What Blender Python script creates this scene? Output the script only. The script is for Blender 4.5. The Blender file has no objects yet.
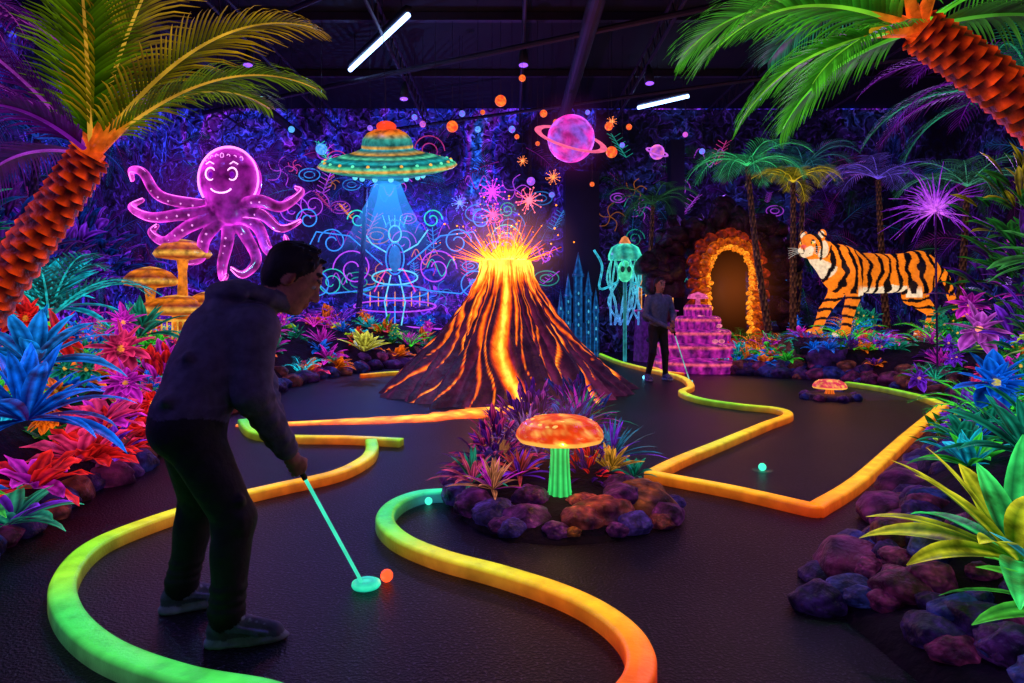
import bpy, bmesh, math, random
import numpy as np
from mathutils import Vector as V, Matrix, noise
random.seed(7)
U=random.uniform
scene=bpy.context.scene
COL=scene.collection
try:
    scene.view_settings.view_transform='Standard'
    scene.view_settings.look='None'
except Exception: pass

# ---------------------------------------------------------------- materials
def mat_col(name, es=0.5, rough=0.5, var=0.5, scale=8.0, bump=0.0, bscale=30.0, sample=False, base=1.0, metal=0.0, gam=1.0, rim=None):
    m=bpy.data.materials.new(name); m.use_nodes=True
    nt=m.node_tree; N=nt.nodes; L=nt.links
    b=N['Principled BSDF']
    a=N.new('ShaderNodeAttribute'); a.attribute_name='Col'
    tc=N.new('ShaderNodeTexCoord')
    src=a.outputs['Color']
    if gam!=1.0:
        gm=N.new('ShaderNodeGamma'); gm.inputs[1].default_value=gam; L.new(src,gm.inputs[0]); src=gm.outputs[0]
    if var>0:
        n=N.new('ShaderNodeTexNoise'); n.inputs['Scale'].default_value=scale; n.inputs['Detail'].default_value=4
        L.new(tc.outputs['Object'],n.inputs['Vector'])
        mr=N.new('ShaderNodeMapRange'); mr.inputs[1].default_value=.33; mr.inputs[2].default_value=.67
        mr.inputs[3].default_value=1-var; mr.inputs[4].default_value=1+var*.6
        L.new(n.outputs['Fac'],mr.inputs[0])
        vm=N.new('ShaderNodeVectorMath'); vm.operation='SCALE'
        L.new(src,vm.inputs[0]); L.new(mr.outputs[0],vm.inputs['Scale'])
        src=vm.outputs[0]
    bs=N.new('ShaderNodeVectorMath'); bs.operation='SCALE'; bs.inputs['Scale'].default_value=base
    L.new(src,bs.inputs[0]); L.new(bs.outputs[0],b.inputs['Base Color'])
    b.inputs['Roughness'].default_value=rough
    b.inputs['Metallic'].default_value=metal
    if es>0:
        if rim:
            lw=N.new('ShaderNodeLayerWeight'); lw.inputs[0].default_value=.45
            m2=N.new('ShaderNodeMapRange'); m2.inputs[1].default_value=.15; m2.inputs[2].default_value=.85; m2.inputs[3].default_value=rim[0]; m2.inputs[4].default_value=rim[1]
            L.new(lw.outputs['Facing'],m2.inputs[0])
            v2=N.new('ShaderNodeVectorMath'); v2.operation='SCALE'; L.new(src,v2.inputs[0]); L.new(m2.outputs[0],v2.inputs['Scale']); src=v2.outputs[0]
        L.new(src,b.inputs['Emission Color']); b.inputs['Emission Strength'].default_value=es
    if bump>0:
        n2=N.new('ShaderNodeTexNoise'); n2.inputs['Scale'].default_value=bscale; n2.inputs['Detail'].default_value=6
        L.new(tc.outputs['Object'],n2.inputs['Vector'])
        bp=N.new('ShaderNodeBump'); bp.inputs['Strength'].default_value=bump; bp.inputs['Distance'].default_value=.02
        L.new(n2.outputs['Fac'],bp.inputs['Height']); L.new(bp.outputs[0],b.inputs['Normal'])
    try: m.cycles.emission_sampling='AUTO' if sample else 'NONE'
    except Exception: pass
    return m
M_leaf=mat_col('fluorescent_leaf',.85,.38,.78,10,.3,25,base=.75,gam=1.5)
M_leafdim=mat_col('leaf_mural_paint',.50,.6,.7,2.5,gam=1.25)
M_frond=mat_col('palm_leaf',.58,.4,.5,5,base=.8,gam=1.4)
M_rock=mat_col('blacklight_rock',.12,.4,.85,9,1.0,26,base=1.0,gam=1.2)
M_soil=mat_col('bed_soil',.01,.95,.6,6,1.0,18,base=.4)
M_curb=mat_col('glowing_curb',1.12,.35,.28,9,.15,60,sample=True,base=.2)
M_neon=mat_col('neon_glow',1.1,.3,.25,10,base=.15,gam=1.2)
M_neonhi=mat_col('neon_bright',2.2,.3,.15,10,base=.15,gam=1.25)
M_glow=mat_col('painted_glow',.85,.35,.6,12,.2,30,base=.4,gam=1.35)
M_volc=mat_col('volcano_rock_lava',1.25,.6,.45,9,1.0,22,base=.45)
M_cloth=mat_col('cloth_skin',.0,.7,.3,22,.45,16)
M_tiger=mat_col('tiger_fur',.95,.6,.25,25,.3,80,base=.5,gam=1.15)
M_trunk=mat_col('palm_bark',.55,.6,.6,16,.8,30,gam=1.5)
M_dark=mat_col('dark_metal',.0,.6,.2,4)
M_octo=mat_col('translucent_neon_shell',1.15,.2,.75,7,.3,12,base=.15,gam=1.2,rim=(.22,1.55))
M_planet=mat_col('planet_glow',1.1,.3,.5,9,.2,20,base=.2,gam=1.1,rim=(.6,1.4))

def simple(name,col,rough=.8):
    m=bpy.data.materials.new(name); m.use_nodes=True; b=m.node_tree.nodes['Principled BSDF']
    b.inputs['Base Color'].default_value=(*col,1); b.inputs['Roughness'].default_value=rough
    return m

def mural(name, cols, strength, sc=.4):
    m=bpy.data.materials.new(name); m.use_nodes=True
    nt=m.node_tree;N=nt.nodes;L=nt.links;b=N['Principled BSDF']
    tc=N.new('ShaderNodeTexCoord')
    n1=N.new('ShaderNodeTexNoise'); n1.inputs['Scale'].default_value=sc; n1.inputs['Detail'].default_value=5; n1.inputs['Distortion'].default_value=.8
    L.new(tc.outputs['Object'],n1.inputs['Vector'])
    cr=N.new('ShaderNodeValToRGB'); e=cr.color_ramp
    while len(e.elements)<len(cols): e.elements.new(.5)
    for i,c in enumerate(cols):
        e.elements[i].position=.34+.34*i/(len(cols)-1); e.elements[i].color=(*c,1)
    L.new(n1.outputs['Fac'],cr.inputs[0])
    nd=N.new('ShaderNodeTexNoise'); nd.inputs['Scale'].default_value=1.6; nd.inputs['Detail'].default_value=3
    L.new(tc.outputs['Object'],nd.inputs['Vector'])
    mx=N.new('ShaderNodeVectorMath'); mx.operation='MULTIPLY_ADD'; mx.inputs[1].default_value=(1.3,1.3,1.3)
    L.new(nd.outputs['Color'],mx.inputs[0]); L.new(tc.outputs['Object'],mx.inputs[2])
    vo=N.new('ShaderNodeTexVoronoi'); vo.feature='DISTANCE_TO_EDGE'; vo.inputs['Scale'].default_value=2.6
    L.new(mx.outputs[0],vo.inputs['Vector'])
    mr=N.new('ShaderNodeMapRange'); mr.inputs[1].default_value=0; mr.inputs[2].default_value=.06; mr.inputs[3].default_value=2.4; mr.inputs[4].default_value=.5
    L.new(vo.outputs['Distance'],mr.inputs[0])
    n3=N.new('ShaderNodeTexNoise'); n3.inputs['Scale'].default_value=7; n3.inputs['Detail'].default_value=8
    L.new(mx.outputs[0],n3.inputs['Vector'])
    m3=N.new('ShaderNodeMapRange'); m3.inputs[1].default_value=.40; m3.inputs[2].default_value=.68; m3.inputs[3].default_value=.08; m3.inputs[4].default_value=1.7
    L.new(n3.outputs['Fac'],m3.inputs[0])
    mu=N.new('ShaderNodeMath'); mu.operation='MULTIPLY'; L.new(mr.outputs[0],mu.inputs[0]); L.new(m3.outputs[0],mu.inputs[1])
    vs=N.new('ShaderNodeVectorMath'); vs.operation='SCALE'; L.new(cr.outputs[0],vs.inputs[0]); L.new(mu.outputs[0],vs.inputs['Scale'])
    L.new(vs.outputs[0],b.inputs['Base Color']); L.new(vs.outputs[0],b.inputs['Emission Color'])
    b.inputs['Emission Strength'].default_value=strength; b.inputs['Roughness'].default_value=.8
    try: m.cycles.emission_sampling='NONE'
    except Exception: pass
    return m

def floor_mat():
    m=bpy.data.materials.new('dark_speckled_floor'); m.use_nodes=True
    nt=m.node_tree;N=nt.nodes;L=nt.links;b=N['Principled BSDF']
    tc=N.new('ShaderNodeTexCoord')
    n1=N.new('ShaderNodeTexNoise'); n1.inputs['Scale'].default_value=1.1; n1.inputs['Detail'].default_value=7
    L.new(tc.outputs['Object'],n1.inputs['Vector'])
    cr=N.new('ShaderNodeValToRGB'); e=cr.color_ramp
    e.elements[0].position=.38; e.elements[0].color=(.003,.004,.006,1); e.elements[1].position=.68; e.elements[1].color=(.015,.013,.024,1)
    L.new(n1.outputs['Fac'],cr.inputs[0])
    n2=N.new('ShaderNodeTexNoise'); n2.inputs['Scale'].default_value=70; n2.inputs['Detail'].default_value=3
    L.new(tc.outputs['Object'],n2.inputs['Vector'])
    cr2=N.new('ShaderNodeValToRGB'); e=cr2.color_ramp
    e.elements[0].position=.57; e.elements[0].color=(0,0,0,1); e.elements[1].position=.72; e.elements[1].color=(.12,.11,.18,1)
    L.new(n2.outputs['Fac'],cr2.inputs[0])
    ad=N.new('ShaderNodeVectorMath'); ad.operation='ADD'; L.new(cr.outputs[0],ad.inputs[0]); L.new(cr2.outputs[0],ad.inputs[1])
    L.new(ad.outputs[0],b.inputs['Base Color'])
    b.inputs['Roughness'].default_value=.40
    b.inputs['Specular IOR Level'].default_value=.3
    bp=N.new('ShaderNodeBump'); bp.inputs['Strength'].default_value=.8; bp.inputs['Distance'].default_value=.01
    L.new(n2.outputs['Fac'],bp.inputs['Height']); L.new(bp.outputs[0],b.inputs['Normal'])
    return m

# ---------------------------------------------------------------- mesh builder
def empty(name):
    o=bpy.data.objects.new(name,None); o.empty_display_size=.2; COL.objects.link(o); return o
def mkobj(name,verts,faces,cols,mat,parent=None,smooth=True):
    me=bpy.data.meshes.new(name); me.from_pydata(verts,[],faces); 
    at=me.color_attributes.new('Col','FLOAT_COLOR','POINT')
    a=np.ones((len(verts),4),dtype=np.float32); a[:,:3]=np.asarray(cols,dtype=np.float32)
    at.data.foreach_set('color',a.ravel())
    me.polygons.foreach_set('use_smooth',[smooth]*len(me.polygons))
    me.materials.append(mat); me.update()
    o=bpy.data.objects.new(name,me); COL.objects.link(o)
    if parent: o.parent=parent
    return o
def lerp(a,b,t): return tuple(a[i]+(b[i]-a[i])*t for i in range(3))
def sc(c,k): return (c[0]*k,c[1]*k,c[2]*k)

class MB:
    def __init__(s): s.v=[];s.f=[];s.c=[]
    def add(s,vs,fs,cs):
        o=len(s.v); s.v.extend([tuple(p) for p in vs]); s.f.extend([tuple(i+o for i in f) for f in fs])
        if isinstance(cs,tuple): cs=[cs]*len(vs)
        s.c.extend(cs)
    def obj(s,name,mat,parent=None,smooth=True): return mkobj(name,s.v,s.f,[tuple(max(0,q) for q in c) for c in s.c],mat,parent,smooth)
    def tube(s,path,rad,col,n=8):
        path=[V(p) for p in path]; m=len(path)
        if not hasattr(rad,'__len__'): rad=[rad]*m
        if isinstance(col,tuple): col=[col]*m
        t0=(path[1]-path[0]).normalized(); x=t0.orthogonal().normalized()
        vs=[];cs=[]
        for i,p in enumerate(path):
            t=(path[min(i+1,m-1)]-path[max(i-1,0)])
            t=t.normalized() if t.length>1e-9 else t0
            x=(x-t*x.dot(t)); x=x.normalized() if x.length>1e-6 else t.orthogonal().normalized()
            y=t.cross(x)
            for k in range(n):
                a=2*math.pi*k/n; vs.append(p+(x*math.cos(a)+y*math.sin(a))*rad[i]); cs.append(col[i])
        fs=[(i*n+k,i*n+(k+1)%n,(i+1)*n+(k+1)%n,(i+1)*n+k) for i in range(m-1) for k in range(n)]
        fs.append(tuple(range(n-1,-1,-1))); fs.append(tuple((m-1)*n+k for k in range(n)))
        s.add(vs,fs,cs)
    def lathe(s,mat,prof,col,n=32,rfn=None):
        if not isinstance(mat,Matrix): mat=Matrix.Translation(mat)
        vs=[];cs=[]
        for i,(r,z) in enumerate(prof):
            for k in range(n):
                a=2*math.pi*k/n; rr=r*(rfn(a,i) if rfn else 1)
                vs.append(mat@V((rr*math.cos(a),rr*math.sin(a),z)))
                cs.append(col(i,a) if callable(col) else (col[i] if isinstance(col,list) else col))
        fs=[(i*n+k,i*n+(k+1)%n,(i+1)*n+(k+1)%n,(i+1)*n+k) for i in range(len(prof)-1) for k in range(n)]
        s.add(vs,fs,cs)
    def ball(s,c,r,col,n=16,m=10):
        if not hasattr(r,'__len__'): r=(r,r,r)
        vs=[];fs=[]
        for i in range(m+1):
            th=math.pi*i/m
            for k in range(n):
                a=2*math.pi*k/n
                vs.append((c[0]+r[0]*math.sin(th)*math.cos(a),c[1]+r[1]*math.sin(th)*math.sin(a),c[2]+r[2]*math.cos(th)))
        for i in range(m):
            for k in range(n): fs.append((i*n+k,(i+1)*n+k,(i+1)*n+(k+1)%n,i*n+(k+1)%n))
        s.add(vs,fs,col if not callable(col) else [col(V(v)-V(c)) for v in vs])
    def box(s,lo,hi,col):
        x0,y0,z0=lo;x1,y1,z1=hi
        vs=[(x0,y0,z0),(x1,y0,z0),(x1,y1,z0),(x0,y1,z0),(x0,y0,z1),(x1,y0,z1),(x1,y1,z1),(x0,y1,z1)]
        s.add(vs,[(0,3,2,1),(4,5,6,7),(0,1,5,4),(1,2,6,5),(2,3,7,6),(3,0,4,7)],col)
    def leaf(s,base,d,L,W,droop,cA,cB,segs=6,fold=.3,wav=0.0):
        p=V(base); d=V(d).normalized(); side=d.cross(V((0,0,1)))
        side=side.normalized() if side.length>1e-3 else V((1,0,0))
        tw=U(-.35,.35); vs=[];cs=[]; st=L/segs
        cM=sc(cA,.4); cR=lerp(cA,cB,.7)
        for i in range(segs+1):
            t=i/segs
            up=side.cross(d); sd=(side*math.cos(tw)+up*math.sin(tw)); u2=sd.cross(d)
            w=W*.5*math.sin(math.pi*min(1,(t*.93+.07)))**.75
            if i==segs: w=W*.02
            wv=wav*W*math.sin(i*2.1)
            vs+= [p+sd*w+u2*(w*fold+wv), p+sd*w*.5+u2*w*fold*.2, p, p-sd*w*.5+u2*w*fold*.2, p-sd*w+u2*(w*fold-wv)]
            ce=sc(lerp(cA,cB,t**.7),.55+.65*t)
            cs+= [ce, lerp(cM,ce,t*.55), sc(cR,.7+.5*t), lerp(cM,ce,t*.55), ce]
            p=p+d*st; d=(d+V((0,0,-droop*st/L*(.4+1.2*t)))).normalized()
        fs=[(i*5+k,i*5+k+1,(i+1)*5+k+1,(i+1)*5+k) for i in range(segs) for k in range(4)]
        s.add(vs,fs,cs)
    def frond(s,base,d,L,droop,ll,cA,cB,n=24,rib=None,rr=.012,seg=2,ldroop=.6,lw=.035,plane=None):
        p=V(base); d=V(d).normalized(); st=L/n; path=[];rad=[]
        vs=[];fs=[];cs=[]
        z=V((0,0,1)) if plane is None else V(plane)
        for i in range(n+1):
            t=i/n; path.append(p.copy()); rad.append(rr*(1-.85*t))
            side=d.cross(z); side=side.normalized() if side.length>1e-3 else V((1,0,0))
            if t>.08:
                le=ll*(math.sin(math.pi*min(1,t*.85+.12))**.6)*U(.8,1.15)
                for sg in (-1,1):
                    ld=(d*(.55+.5*t)+side*sg*(1-.35*t)+z*.15).normalized()
                    q=p.copy(); wd=d*lw*.5; ss=le/seg; o=len(vs); dd=ld.copy()
                    kk=U(.5,1.25)
                    for j in range(seg+1):
                        u=j/seg; w=(1-u)*.9+.1 if j<seg else .05
                        w=w*(.7 if j==0 else 1)
                        vs.append(q+wd*w); vs.append(q-wd*w)
                        c=sc(lerp(cA,cB,u*.7+t*.3),kk); cs+=[c,sc(c,.6)]
                        if j: fs.append((o+2*j-2,o+2*j-1,o+2*j+1,o+2*j))
                        q=q+dd*ss; dd=(dd+V((0,0,-ldroop*ss/le*(.5+u)))).normalized()
            p=p+d*st; d=(d+V((0,0,-droop*st/L*(.3+1.4*t)))).normalized()
        s.add(vs,fs,cs)
        s.tube(path[::2],rad[::2],rib or cB,5)
def ico(sub):
    bm=bmesh.new(); bmesh.ops.create_icosphere(bm,subdivisions=sub,radius=1)
    v=[x.co.copy() for x in bm.verts]; f=[tuple(x.index for x in q.verts) for q in bm.faces]; bm.free(); return v,f
ICO2=ico(3);ICO3=ico(4)
def rock(mb,c,r,cA,cB,seed=None,hi=False):
    seed=U(0,100) if seed is None else seed
    v,f=ICO3 if hi else ICO2
    vs=[];cs=[]; rot=Matrix.Rotation(U(0,6.28),3,'Z')
    o=V((seed,seed*.7,seed*.3))
    pls=[(V((U(-1,1),U(-1,1),U(-.6,1))).normalized(),U(.72,.92)) for _ in range(7)]
    for p in v:
        n=noise.noise(p*1.1+o)*.30+noise.noise(p*2.7+o)*.14+noise.noise(p*7+o)*.05
        q=p*(1+n)
        for nn,dd in pls:
            e=q.dot(nn)-dd
            if e>0: q=q-nn*e*.85
        q=rot@q; q=V((q.x*r[0],q.y*r[1],max(q.z,-.6)*r[2]))
        vs.append(V(c)+q)
        k=.45+.8*noise.noise(p*1.7+o*2)+.35*p.z; k=max(0,min(1,k))
        b=.4+1.3*abs(noise.noise(p*5+o)); cs.append(sc(lerp(cA,cB,k),b))
    mb.add(vs,f,cs)

BLU=((.0,.03,.35),(.03,.35,1.)); CYA=((0,.08,.25),(.05,.8,.9)); GRN=((0,.12,.05),(.15,.85,.1)); LIM=((.05,.25,0),(.75,.95,.05))
RED=((.3,.0,.03),(1.,.08,.06)); PNK=((.35,0,.12),(1.,.14,.35)); MAG=((.25,0,.3),(.9,.1,.8)); PUR=((.06,.0,.25),(.4,.1,.9))
ORG=((.35,.03,0),(1.,.35,.04)); TEA=((0,.06,.06),(.05,.5,.35)); DGR=((.0,.03,.02),(.06,.3,.06))
DPU=((.02,0,.06),(.2,.04,.4)); DBL=((0,.005,.06),(.02,.1,.42))
def rosette(mb,c,n,L,W,pal,tmin=.15,tmax=1.2,droop=1.0,segs=6,jit=.3,wav=0,pal2=None):
    for i in range(n):
        t=i/max(1,n-1); el=tmin+(tmax-tmin)*t+U(-.1,.1); a=i*2.39996+U(-jit,jit)
        d=(math.cos(a)*math.cos(el),math.sin(a)*math.cos(el),math.sin(el))
        p=pal2 if (pal2 and random.random()<.35) else pal
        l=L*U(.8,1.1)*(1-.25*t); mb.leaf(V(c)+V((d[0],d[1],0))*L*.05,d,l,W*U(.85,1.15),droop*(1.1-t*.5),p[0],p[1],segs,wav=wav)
def flower(mb,c,r,pal,cen=(1,.6,.1),n=7,face=(0,-1,.5)):
    f=V(face).normalized(); x=f.orthogonal().normalized(); y=f.cross(x)
    for ring,(k,el) in enumerate(((1,.3),(.75,.75),(.45,1.1))):
        for i in range(n):
            a=2*math.pi*(i+.5*ring)/n+U(-.1,.1); d=(x*math.cos(a)+y*math.sin(a))*math.cos(el)+f*math.sin(el)
            mb.leaf(V(c),d,r*k*U(.9,1.1),r*.55*k,.25,pal[0],pal[1],5,.25)
    mb.ball(V(c)+f*r*.18,r*.11,cen,8,6)
def bush(mb,c,r,n,pal,L=.16,W=.05,pal2=None):
    for i in range(n):
        a=U(0,6.28);el=U(-.1,1.4); d=V((math.cos(a)*math.cos(el),math.sin(a)*math.cos(el),math.sin(el)))
        p=V(c)+V((d.x*r*U(.3,1),d.y*r*U(.3,1),d.z*r*U(.4,1.1)))
        q=pal2 if (pal2 and random.random()<.4) else pal
        mb.leaf(p,d+V((U(-.5,.5),U(-.5,.5),U(-.2,.5))),L*U(.7,1.3),W*U(.8,1.3),.8,q[0],q[1],4)

# ---------------------------------------------------------------- SDF bodies
A=lambda *p: np.array(p,dtype=np.float64)
def C(a,b,ra,rb,col,k=.02): return ('c',np.array(a,float),np.array(b,float),ra,rb,col,k)
def E(c,r,col,k=.02,B=None): return ('e',np.array(c,float),np.array(r,float),np.eye(3) if B is None else np.array(B,float),None,col,k)
def pdist(p,P):
    if p[0]=='c':
        a,b,ra,rb=p[1:5]; ab=b-a; t=np.clip(((P-a)@ab)/max(ab@ab,1e-9),0,1)
        return np.linalg.norm(P-(a+t[...,None]*ab),axis=-1)-(ra+(rb-ra)*t)
    c,r,B=p[1:4]; q=(P-c)@B.T; k0=np.linalg.norm(q/r,axis=-1); k1=np.linalg.norm(q/(r*r),axis=-1)
    return k0*(k0-1)/np.maximum(k1,1e-6)
def pbb(p):
    if p[0]=='c': m=max(p[3],p[4]); return np.minimum(p[1],p[2])-m,np.maximum(p[1],p[2])+m
    m=max(p[2]); return p[1]-m,p[1]+m
def sdf_obj(name,prims,vox,mat,parent=None,zfloor=None,colfn=None):
    bbs=[pbb(p) for p in prims]
    lo=np.min([b[0] for b in bbs],axis=0)-4*vox; hi=np.max([b[1] for b in bbs],axis=0)+4*vox
    n=np.ceil((hi-lo)/vox).astype(int)+1
    D=np.full(n,1.0,dtype=np.float32)
    for p,(a,b) in zip(prims,bbs):
        k=p[6]; mg=k+2.5*vox
        i0=np.maximum(np.floor((a-mg-lo)/vox).astype(int),0); i1=np.minimum(np.ceil((b+mg-lo)/vox).astype(int)+1,n)
        g=np.stack(np.meshgrid(*[lo[j]+vox*np.arange(i0[j],i1[j]) for j in range(3)],indexing='ij'),axis=-1)
        d=pdist(p,g); sl=tuple(slice(i0[j],i1[j]) for j in range(3)); o=D[sl]
        h=np.maximum(k-np.abs(o-d),0)/k; D[sl]=np.minimum(o,d)-h*h*k*.25
    if zfloor is not None:
        zz=lo[2]+vox*np.arange(n[2]); D=np.maximum(D,(zfloor-zz)[None,None,:]).astype(np.float32)
    S=D<0
    cnt=np.zeros(n-1,dtype=np.int8)
    for dx in (0,1):
        for dy in (0,1):
            for dz in (0,1): cnt+=S[dx:n[0]-1+dx,dy:n[1]-1+dy,dz:n[2]-1+dz]
    act=(cnt>0)&(cnt<8); idx=np.argwhere(act)
    vid=np.full(n-1,-1,dtype=np.int64); vid[act]=np.arange(len(idx))
    acc=np.zeros((len(idx),3)); num=np.zeros(len(idx))
    for ax in range(3):
        b,c=(ax+1)%3,(ax+2)%3
        for ub in (0,1):
            for uc in (0,1):
                o0=np.zeros(3,int);o0[b]=ub;o0[c]=uc;o1=o0.copy();o1[ax]=1
                va=D[tuple((idx+o0).T)].astype(float);vb=D[tuple((idx+o1).T)].astype(float)
                cr=(va<0)!=(vb<0); t=np.where(cr,va/np.where(cr,va-vb,1),0)
                pt=o0[None]+t[:,None]*(o1-o0)[None]; acc+=np.where(cr[:,None],pt,0); num+=cr
    P=lo+(idx+acc/num[:,None])*vox
    F=[]
    for ax in range(3):
        b,c=(ax+1)%3,(ax+2)%3
        s0=[slice(None)]*3;s1=[slice(None)]*3;s0[ax]=slice(0,-1);s1[ax]=slice(1,None)
        e=np.argwhere(S[tuple(s0)]!=S[tuple(s1)])
        e=e[(e[:,b]>0)&(e[:,c]>0)&(e[:,b]<n[b]-1)&(e[:,c]<n[c]-1)]
        ob=np.zeros(3,int);ob[b]=1;oc=np.zeros(3,int);oc[c]=1
        q=np.stack([vid[tuple((e-ob-oc).T)],vid[tuple((e-oc).T)],vid[tuple(e.T)],vid[tuple((e-ob).T)]],axis=1)
        ins=S[tuple(e.T)]; q=np.where(ins[:,None],q,q[:,::-1]); F.append(q)
    F=np.concatenate(F)
    best=np.full(len(P),1e9);cols=np.zeros((len(P),3))
    for p in prims:
        d=pdist(p,P); m=d<best; best[m]=d[m]; cols[m]=p[5]
    if colfn is not None: cols=colfn(P,cols)
    return mkobj(name,P.tolist(),F.tolist(),cols,mat,parent)

# ================================================================ ROOM
XL,XR,YB,YF,ZC=-9.,10.,18.,-2.,6.4
def slab(name,lo,hi,mat):
    mb=MB(); mb.box(lo,hi,(.02,.02,.03)); o=mb.obj(name,mat,None,False); return o
slab('floor',(XL-.2,YF-.2,-.2),(XR+.2,YB+.2,0),floor_mat())
slab('ceiling',(XL-.2,YF-.2,ZC),(XR+.2,YB+.2,ZC+.2),simple('ceiling_black',(.006,.004,.010)))
MU1=mural('jungle_mural_blue',[(0,0,.008),(.006,.004,.05),(.04,.008,.22),(.015,.03,.5),(.2,.015,.5),(.02,.12,.75)],.85)
MU2=mural('jungle_mural_dark',[(0,0,.004),(.003,.003,.02),(.02,.006,.09),(.01,.02,.14),(.07,.008,.15)],.55)
slab('wall_back',(XL-.2,YB,0),(XR+.2,YB+.2,ZC),MU1)
slab('wall_left',(XL-.2,YF,0),(XL,YB,ZC),MU1)
slab('wall_right',(XR,YF,0),(XR+.2,YB,ZC),MU2)
slab('wall_front',(XL,YF-.2,0),(XR,YF,ZC),simple('front_wall_black',(.01,.008,.02)))
mb=MB(); mb.box((1.35,17.2,0),(2.2,18,4.6),(.006,.006,.02)); mb.box((4.0,17.2,0),(4.35,18,5.4),(.006,.006,.02)); mb.obj('wall_partition',M_dark,None,False)
mb=MB(); mb.box((2.2,17.75,0),(9.9,17.95,6.3),(.02,.02,.03)); mb.obj('wall_back_panel',MU2,None,False)

mb=MB(); dk=(.03,.017,.045)
for x in (-7,-4.6,-2.2,.2,2.6,5.,7.5):
    for z in (6.2,5.85): mb.tube([(x,-1.9,z),(x,17.9,z)],.03,dk,6)
    for i in range(40): mb.tube([(x,-1.9+i*.5,6.2),(x,-1.65+i*.5,5.85),(x,-1.4+i*.5,6.2)],.012,dk,4)
for y in (3,6,9,12,15):
    mb.box((-9,y-.06,6.25),(10,y+.06,6.39),dk)
mb.tube([(1.2,-1.9,5.6),(1.2,17.9,5.6)],.13,(.02,.013,.03),16)
mb.tube([(-5.6,-1.9,5.7),(-5.6,17.9,5.7)],.10,(.02,.013,.03),16)
mb.tube([(-7,15.5,5.6),(8,7,5.6)],.05,dk,8); mb.tube([(-7,13,5.7),(5,4,5.7)],.04,dk,8); mb.tube([(-3,17,5.6),(9,11,5.6)],.04,dk,8)
for y in (1,5,9,13,17):
    mb.tube([(1.2,y,5.7),(1.2,y,6.38)],.015,dk,4); mb.tube([(-5.6,y,5.8),(-5.6,y,6.38)],.015,dk,4)
mb.obj('ceiling_truss',M_dark,None,False)
M_tube=mat_col('uv_tube',6,.3,0,sample=True,base=.2)
def fluoro(a,b):
    e=empty('fluorescent_light'); a=V(a);b=V(b)
    m=MB(); m.tube([a,b],.042,(.30,.50,1.),8); m.obj('tube',M_tube,e)
    m=MB(); up=V((0,0,.1)); m.tube([a+up,b+up],.07,(.03,.03,.05),4)
    for t in (.1,.9):
        p=a.lerp(b,t); m.tube([p+up,(p.x,p.y,6.39)],.01,(.03,.03,.05),4)
    m.obj('housing',M_dark,e)
fluoro((-3.13,13.2,5.8),(-1.62,10.66,5.8)); fluoro((2.92,15.8,5.8),(3.85,14.9,5.8))
fluoro((5.2,10.5,5.8),(6.3,9.2,5.8))
for (x,y) in ((-4.6,6),(-2.2,8),(2.6,8),(5,11),(-4.6,12),(2.6,4),(.2,12),(-2.2,14),(2.6,13),(5,14)):  # ceiling cans made up as fixtures for the added UV lights
    e=empty('added_spot_can'); m=MB(); m.tube([(x,y,5.82),(x,y-.03,5.66),(x,y-.1,5.45)],[.03,.08,.1],(.03,.03,.05),12)
    m.obj('can',M_dark,e); m=MB(); m.ball((x,y-.11,5.44),(.08,.08,.03),(.35,.12,1.)); m.obj('lens',M_neonhi,e)

# ================================================================ beds
def pl(tab,y):
    if y<=tab[0][0]: return tab[0][1]
    for (a,xa),(b,xb) in zip(tab,tab[1:]):
        if y<=b: return xa+(xb-xa)*(y-a)/(b-a)
    return tab[-1][1]
LE=[(1.5,-2.5),(3.3,-2.72),(4.2,-2.88),(5.5,-3.0),(7.5,-3.35),(9.5,-3.6),(11.5,-3.4),(13,-2.8),(14.5,-1.8),(18,-1)]
RE=[(1.5,1.5),(2.6,1.42),(3.0,1.40),(3.6,1.85),(4.6,2.65),(6.2,3.95),(7.9,5.6),(9.3,6.1),(10.6,6.1),(11.4,5.6),(12,4.6),(12.8,3.9),(14.5,3.9),(18,3.7)]
def hb(d,H): return 0 if d<=0 else H*(1-math.exp(-d*1.5))
def hL(x,y): return hb(pl(LE,y)-x,.85)
def hR(x,y): return hb(x-pl(RE,y),.7)*(1 if y>4 else max(.55,(y-1.2)/2.8))
def bed(name,tab,sg,wall,hf):
    ys=np.linspace(1.5,17.15,110); ds=[0,.05,.12,.25,.4,.6,.85,1.2,1.6,2.2,3,4,5.5,9]
    vs=[];cs=[];fs=[]
    for y in ys:
        xe=pl(tab,y)
        for d in ds:
            x=xe+sg*d; x=min(x,wall) if sg>0 else max(x,wall)
            z=hf(x,y)+noise.noise(V((x*3,y*3,0)))*.06*(d>0)+.001
            vs.append((x,y,z)); k=.5+.5*noise.noise(V((x*2,y*2,3))); cs.append(lerp((.02,.01,.04),(.06,.02,.10),k))
    n=len(ds)
    for i in range(len(ys)-1):
        for j in range(n-1):
            q=(i*n+j,i*n+j+1,(i+1)*n+j+1,(i+1)*n+j); fs.append(q if sg>0 else q[::-1])
    mkobj(name,vs,fs,cs,M_soil)
bed('planting_bed',LE,-1,XL+.03,hL); bed('planting_bed',RE,1,XR-.03,hR)

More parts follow.
